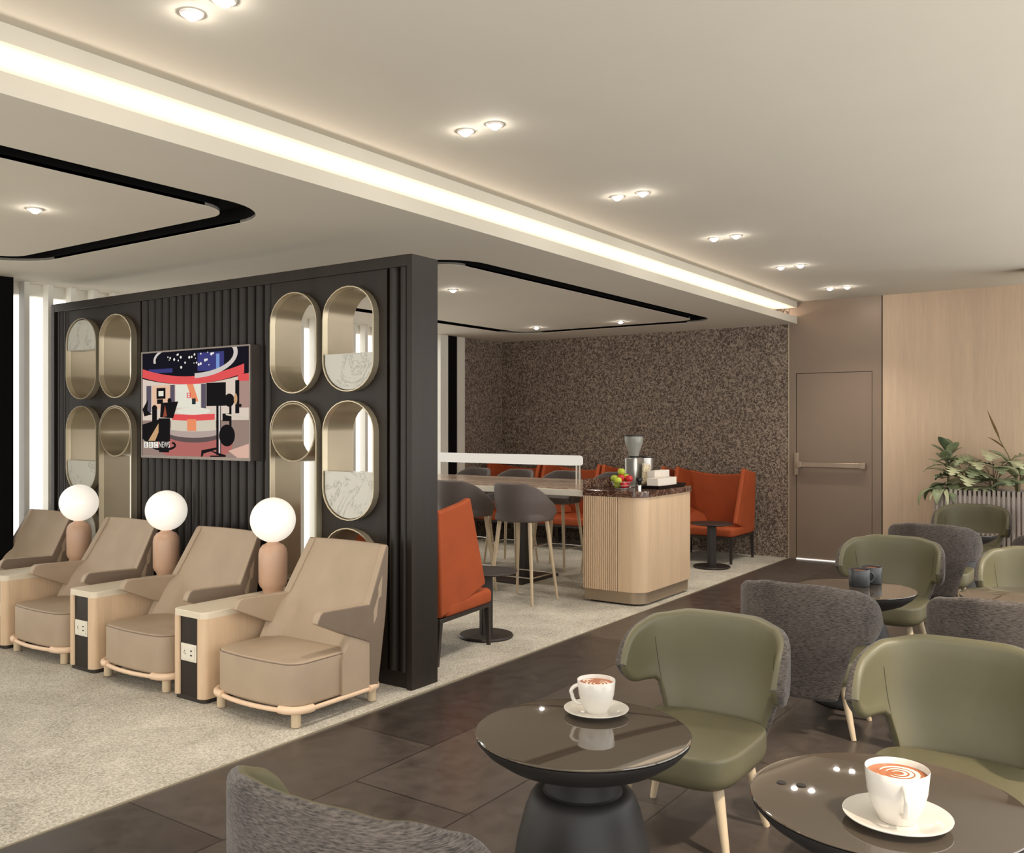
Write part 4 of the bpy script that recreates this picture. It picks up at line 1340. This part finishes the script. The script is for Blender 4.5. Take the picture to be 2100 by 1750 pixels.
fr = [('lime', -0.035, 0.030, 0.012, 'lime low at the left of the wire fruit bowl'), ('red_apple', -0.030, -0.035, 0.012, 'red apple low at the front right of the wire fruit bowl'),
      ('red_apple', 0.038, -0.028, 0.012, 'red apple low at the far right of the wire fruit bowl'), ('red_apple', 0.036, 0.036, 0.012, 'red apple low at the back of the wire fruit bowl'),
      ('lime', -0.066, 0.004, 0.05, 'lime at the very front of the wire fruit bowl'), ('lime', -0.020, 0.064, 0.066, 'upper lime at the left rim of the wire fruit bowl'),
      ('red_apple', -0.008, 0.004, 0.072, 'red apple in the middle of the fruit pile'), ('red_apple', 0.022, -0.062, 0.066, 'red apple at the right rim of the wire fruit bowl'),
      ('lime', 0.012, 0.012, 0.128, 'topmost lime crowning the fruit pile'), ('lime', 0.055, -0.010, 0.075, 'lime behind the red apple in the middle of the fruit pile')]
protos = {}
for nm, dx, dy, dz, lab in fr:
    loc = (7.43 + dx, 3.95 + dy, ZK + dz)
    if nm not in protos:
        t = make_fruit(nm, 'lime' if nm == 'lime' else 'redfruit', nm.replace('_', ' ')); t.location = loc; t['label'] = lab; t['group'] = 'fruit in the wire bowl'; protos[nm] = t
    else:
        dup(protos[nm], loc, dx * 40, lab, 'fruit in the wire bowl')

# ------------------------------------------------------------------ planter and plants
pl = thing('planter', 'tall ribbed metal planter box against the pale oak wall', 'planter', (10.62, 1.4, 0))
PLM = Matrix.Translation((-10.62, -1.4, 0))
def pp(mb, name, mat, **kw):
    o = mb.build(name, mat, pl, **kw); o.matrix_parent_inverse = PLM; return o
px0, px1, py0, py1, PZ = 10.50, 10.88, 0.96, 1.85, 0.93
def rib_line(a, b, n, depth):
    a, b = Vector(a), Vector(b); d = (b - a) / n; t = d.normalized(); nrm = Vector((t.y, -t.x))
    out = []
    for i in range(n):
        p = a + d * i
        out += [p, p + d * 0.18 + nrm * depth, p + d * 0.72 + nrm * depth, p + d * 0.86]
    return [tuple(q) for q in out]
loop = rib_line((px0, py1), (px0, py0), 20, 0.018) + [(px0, py0)] + [(px1, py0)] + rib_line((px1, py1), (px0, py1), 10, 0.016)
m = MB(); k = len(loop)
vs = [(x, y, 0.0) for x, y in loop] + [(x, y, PZ) for x, y in loop]
m.add(vs, [(j, (j + 1) % k, (j + 1) % k + k, j + k) for j in range(k)])
pp(m, 'ribbed_skin', 'planter', smooth=0)
m = MB().plate([(px0, py0), (px1, py0), (px1, py1), (px0, py1)], [[(px0 + 0.02, py0 + 0.02), (px1 - 0.02, py0 + 0.02), (px1 - 0.02, py1 - 0.02), (px0 + 0.02, py1 - 0.02)]], lambda u, v, t: (u, v, t), PZ - 0.06, PZ)
pp(m, 'rim', 'planter', smooth=0)
pp(MB().box(px0 + 0.01, px1 - 0.01, py0 + 0.01, py1 - 0.01, PZ - 0.12, PZ - 0.03), 'soil', 'soil', smooth=0)

def leaf(mb, base, yaw, pitch, L, W, curl=0.6, kind='oval', roll=0.0, fold=0.25, n=12, mi=0):
    """a leaf blade growing from base; kind oval / split / palm / spear"""
    base = Vector(base)
    d = Vector((cos(yaw) * cos(pitch), sin(yaw) * cos(pitch), sin(pitch)))
    p = base.copy(); side = Vector((-sin(yaw), cos(yaw), 0))
    rows = []
    for i in range(n + 1):
        t = i / n
        ang = pitch - curl * t
        dd = Vector((cos(yaw) * cos(ang), sin(yaw) * cos(ang), sin(ang)))
        up = side.cross(dd) * -1
        if kind == 'oval': w = W * (sin(pi * min(1, t * 0.97 + 0.02)) ** 0.75)
        elif kind == 'spear': w = W * sin(pi * t ** 0.75) ** 0.9
        elif kind == 'split':
            w = W * (min(1, (t + 0.05) * 4) ** 0.5) * (1 - t ** 2.2) ** 0.6
            w *= 1.0 if i % 3 else 0.22
        else:
            w = W * (sin(pi * t ** 0.8) ** 0.6) * (1.0 if i % 2 else 0.10)
        s2 = (side * cos(roll) + up * sin(roll))
        u2 = up * cos(roll) - side * sin(roll)
        f = w * fold
        rows.append([p + s2 * w + u2 * f, p + s2 * w * 0.5 + u2 * f * 0.3, p.copy(), p - s2 * w * 0.5 + u2 * f * 0.3, p - s2 * w + u2 * f])
        p = p + dd * (L / n)
    vs = [q for r in rows for q in r]; m5 = 5
    fs = []
    for i in range(n):
        for j in range(4):
            a = i * m5 + j
            fs.append((a, a + 1, a + 1 + m5, a + m5))
    th = 0.0012
    mb.add(vs, fs, mi)
def plant(name, label, loc, build):
    t = thing(name, label, 'plant', loc, 0, 'plants in the ribbed planter')
    fol, stem = MB(), MB()
    mats = build(fol, stem)
    o = fol.build('foliage', mats, t, smooth=80, doubles=False)
    sd = o.modifiers.new('thickness', 'SOLIDIFY'); sd.thickness = 0.0016
    if stem.v: stem.build('stem', 'stem', t, smooth=60)
    return t
rnd = random.Random(11)
ZP = PZ - 0.032
def b_rubber(fol, st):
    st.tube([(0, 0, -0.05), (0.0, -0.01, 0.2), (0.01, 0.0, 0.42)], [0.013, 0.01, 0.006], 8)
    for i in range(15):
        z = 0.14 + 0.29 * i / 14
        yaw = i * 2.4 + 0.4
        pit = 0.15 + 0.95 * i / 14
        leaf(fol, (0.0, 0, z), yaw, pit, 0.245 - 0.04 * i / 14, 0.058, 0.5, 'oval', rnd.uniform(-0.3, 0.3), 0.2, mi=0 if i % 3 else 1)
    for i in range(6):
        leaf(fol, (0, 0, 0.06), 1.0 + i * 0.9, 0.35, 0.26, 0.06, 1.6, 'oval', 0.2, 0.15, mi=i % 2)
    return ['leaf_dark', 'leaf_mid']
plant('rubber_plant', 'broad-leaved upright plant at the left end of the planter', (10.67, 1.76, ZP), b_rubber)
def b_trail(fol, st):
    for i in range(7):
        leaf(fol, (0, 0, 0.0), 1.3 + i * 0.45, 0.5, 0.26 + 0.05 * (i % 3), 0.022 if i % 2 else 0.055, 2.3, 'spear', 0.1, 0.3, mi=i % 2)
    return ['leaf_mid', 'leaf_pale']
plant('trailing_plant', 'trailing plant with drooping narrow leaves over the left edge of the planter', (10.56, 1.80, ZP), b_trail)
def b_mon(fol, st, seed=1, n=8, pale=0.5, spread=0.34, hgt=0.26):
    r = random.Random(seed)
    mats = ['leaf_pale', 'leaf_mid', 'leaf_dark']
    for i in range(n):
        yaw = pi + (i / (n - 1) - 0.5) * 4.2 + r.uniform(-0.2, 0.2)
        h = hgt * (0.35 + 0.95 * ((i * 7) % n) / n); q = spread * r.uniform(0.25, 0.6)
        p = Vector((q * cos(yaw) * 0.6, q * sin(yaw), h))
        st.tube([(0, 0, -0.04), (p.x * 0.4, p.y * 0.4, h * 0.7), tuple(p)], 0.004, 6)
        leaf(fol, p, yaw, 0.45, 0.27 * r.uniform(0.8, 1.15), 0.125 * r.uniform(0.85, 1.1), 1.4, 'split', r.uniform(-0.4, 0.4), 0.12, 21, mi=0 if r.random() < pale else r.choice((1, 2)))
    return mats
plant('monstera', 'split-leaved plant with a pale front leaf beside the broad-leaved one', (10.62, 1.58, ZP), lambda f, s: b_mon(f, s, 4, 11, 0.5, 0.28, 0.27))
plant('monstera', 'split-leaved plant in the middle of the planter, below the tall spike', (10.66, 1.32, ZP), lambda f, s: b_mon(f, s, 9, 12, 0.45, 0.30, 0.32))
def b_palm(fol, st):
    for i in range(9):
        yaw = 2.2 + i * 0.5
        leaf(fol, (0, 0, 0.0), yaw, 0.9, 0.24, 0.055, 1.7, 'palm', 0, 0.2, 17, mi=i % 2)
    return ['leaf_pale', 'leaf_mid']
plant('parlour_palm', 'low feathery palm at the front rim of the planter', (10.54, 1.46, ZP), b_palm)
def b_strel(fol, st):
    for i, (yaw, pit, L, w, h) in enumerate(((1.9, 1.15, 0.34, 0.085, 0.22), (2.6, 0.8, 0.34, 0.095, 0.16), (4.2, 0.9, 0.34, 0.09, 0.18), (5.2, 0.7, 0.3, 0.09, 0.12), (3.4, 0.5, 0.30, 0.09, 0.10), (0.6, 1.0, 0.3, 0.08, 0.2), (2.2, 0.3, 0.28, 0.085, 0.08))):
        st.tube([(0, 0, -0.05), (0.03 * cos(yaw), 0.03 * sin(yaw), h)], 0.007, 6)
        leaf(fol, (0.03 * cos(yaw), 0.03 * sin(yaw), h), yaw, pit, L, w, 0.9, 'oval', 0.1 * i - 0.2, 0.25, mi=i % 2)
    st.tube([(0, 0, 0.1), (0.0, 0.09, 0.4), (0.0, 0.17, 0.56)], 0.005, 6)
    leaf(fol, (0, 0.165, 0.55), 1.57, 1.1, 0.34, 0.034, -0.25, 'spear', 0.3, 0.5, mi=2)
    leaf(fol, (0, 0.12, 0.46), 1.57, 0.75, 0.20, 0.022, 0.2, 'spear', 0.3, 0.5, mi=2)
    return ['leaf_mid', 'leaf_pale', 'leaf_dry']
plant('bird_of_paradise', 'wide-leaved plant with a tall bronze spike at the right end of the planter', (10.68, 1.10, ZP), b_strel)

# ------------------------------------------------------------------ light
W = bpy.data.worlds.new('daylight'); S.world = W; W.use_nodes = True
bg = W.node_tree.nodes['Background']
bg.inputs['Color'].default_value = (1.0, 0.985, 0.955, 1)
bg.inputs['Strength'].default_value = 2.9
sun = bpy.data.lights.new('sun', 'SUN'); sun.energy = 3.6; sun.angle = radians(2.5); sun.color = (1.0, 0.86, 0.70)
so = bpy.data.objects.new('sun', sun); COL.objects.link(so)
so.rotation_euler = Vector((0.18, 0.76, -1.0)).to_track_quat('-Z', 'Y').to_euler()
for loc in spots:
    li = bpy.data.lights.new('downlight_beam', 'SPOT'); li.energy = 42; li.spot_size = radians(110); li.spot_blend = 0.8; li.shadow_soft_size = 0.03; li.color = (1.0, 0.90, 0.78)
    o = bpy.data.objects.new('downlight_beam', li); COL.objects.link(o); o.location = (loc[0], loc[1], loc[2] - 0.03)

vs_ = S.view_settings
S.display_settings.display_device = 'sRGB'
vs_.view_transform = 'Standard'; vs_.look = 'None'; vs_.exposure = 0.0; vs_.gamma = 1.0; vs_.use_curve_mapping = False
cy = S.cycles
cy.use_denoising = True
cy.max_bounces = 8; cy.diffuse_bounces = 5; cy.glossy_bounces = 4; cy.transmission_bounces = 4; cy.transparent_max_bounces = 6
cy.caustics_reflective = False; cy.caustics_refractive = False
cy.sample_clamp_indirect = 6.0
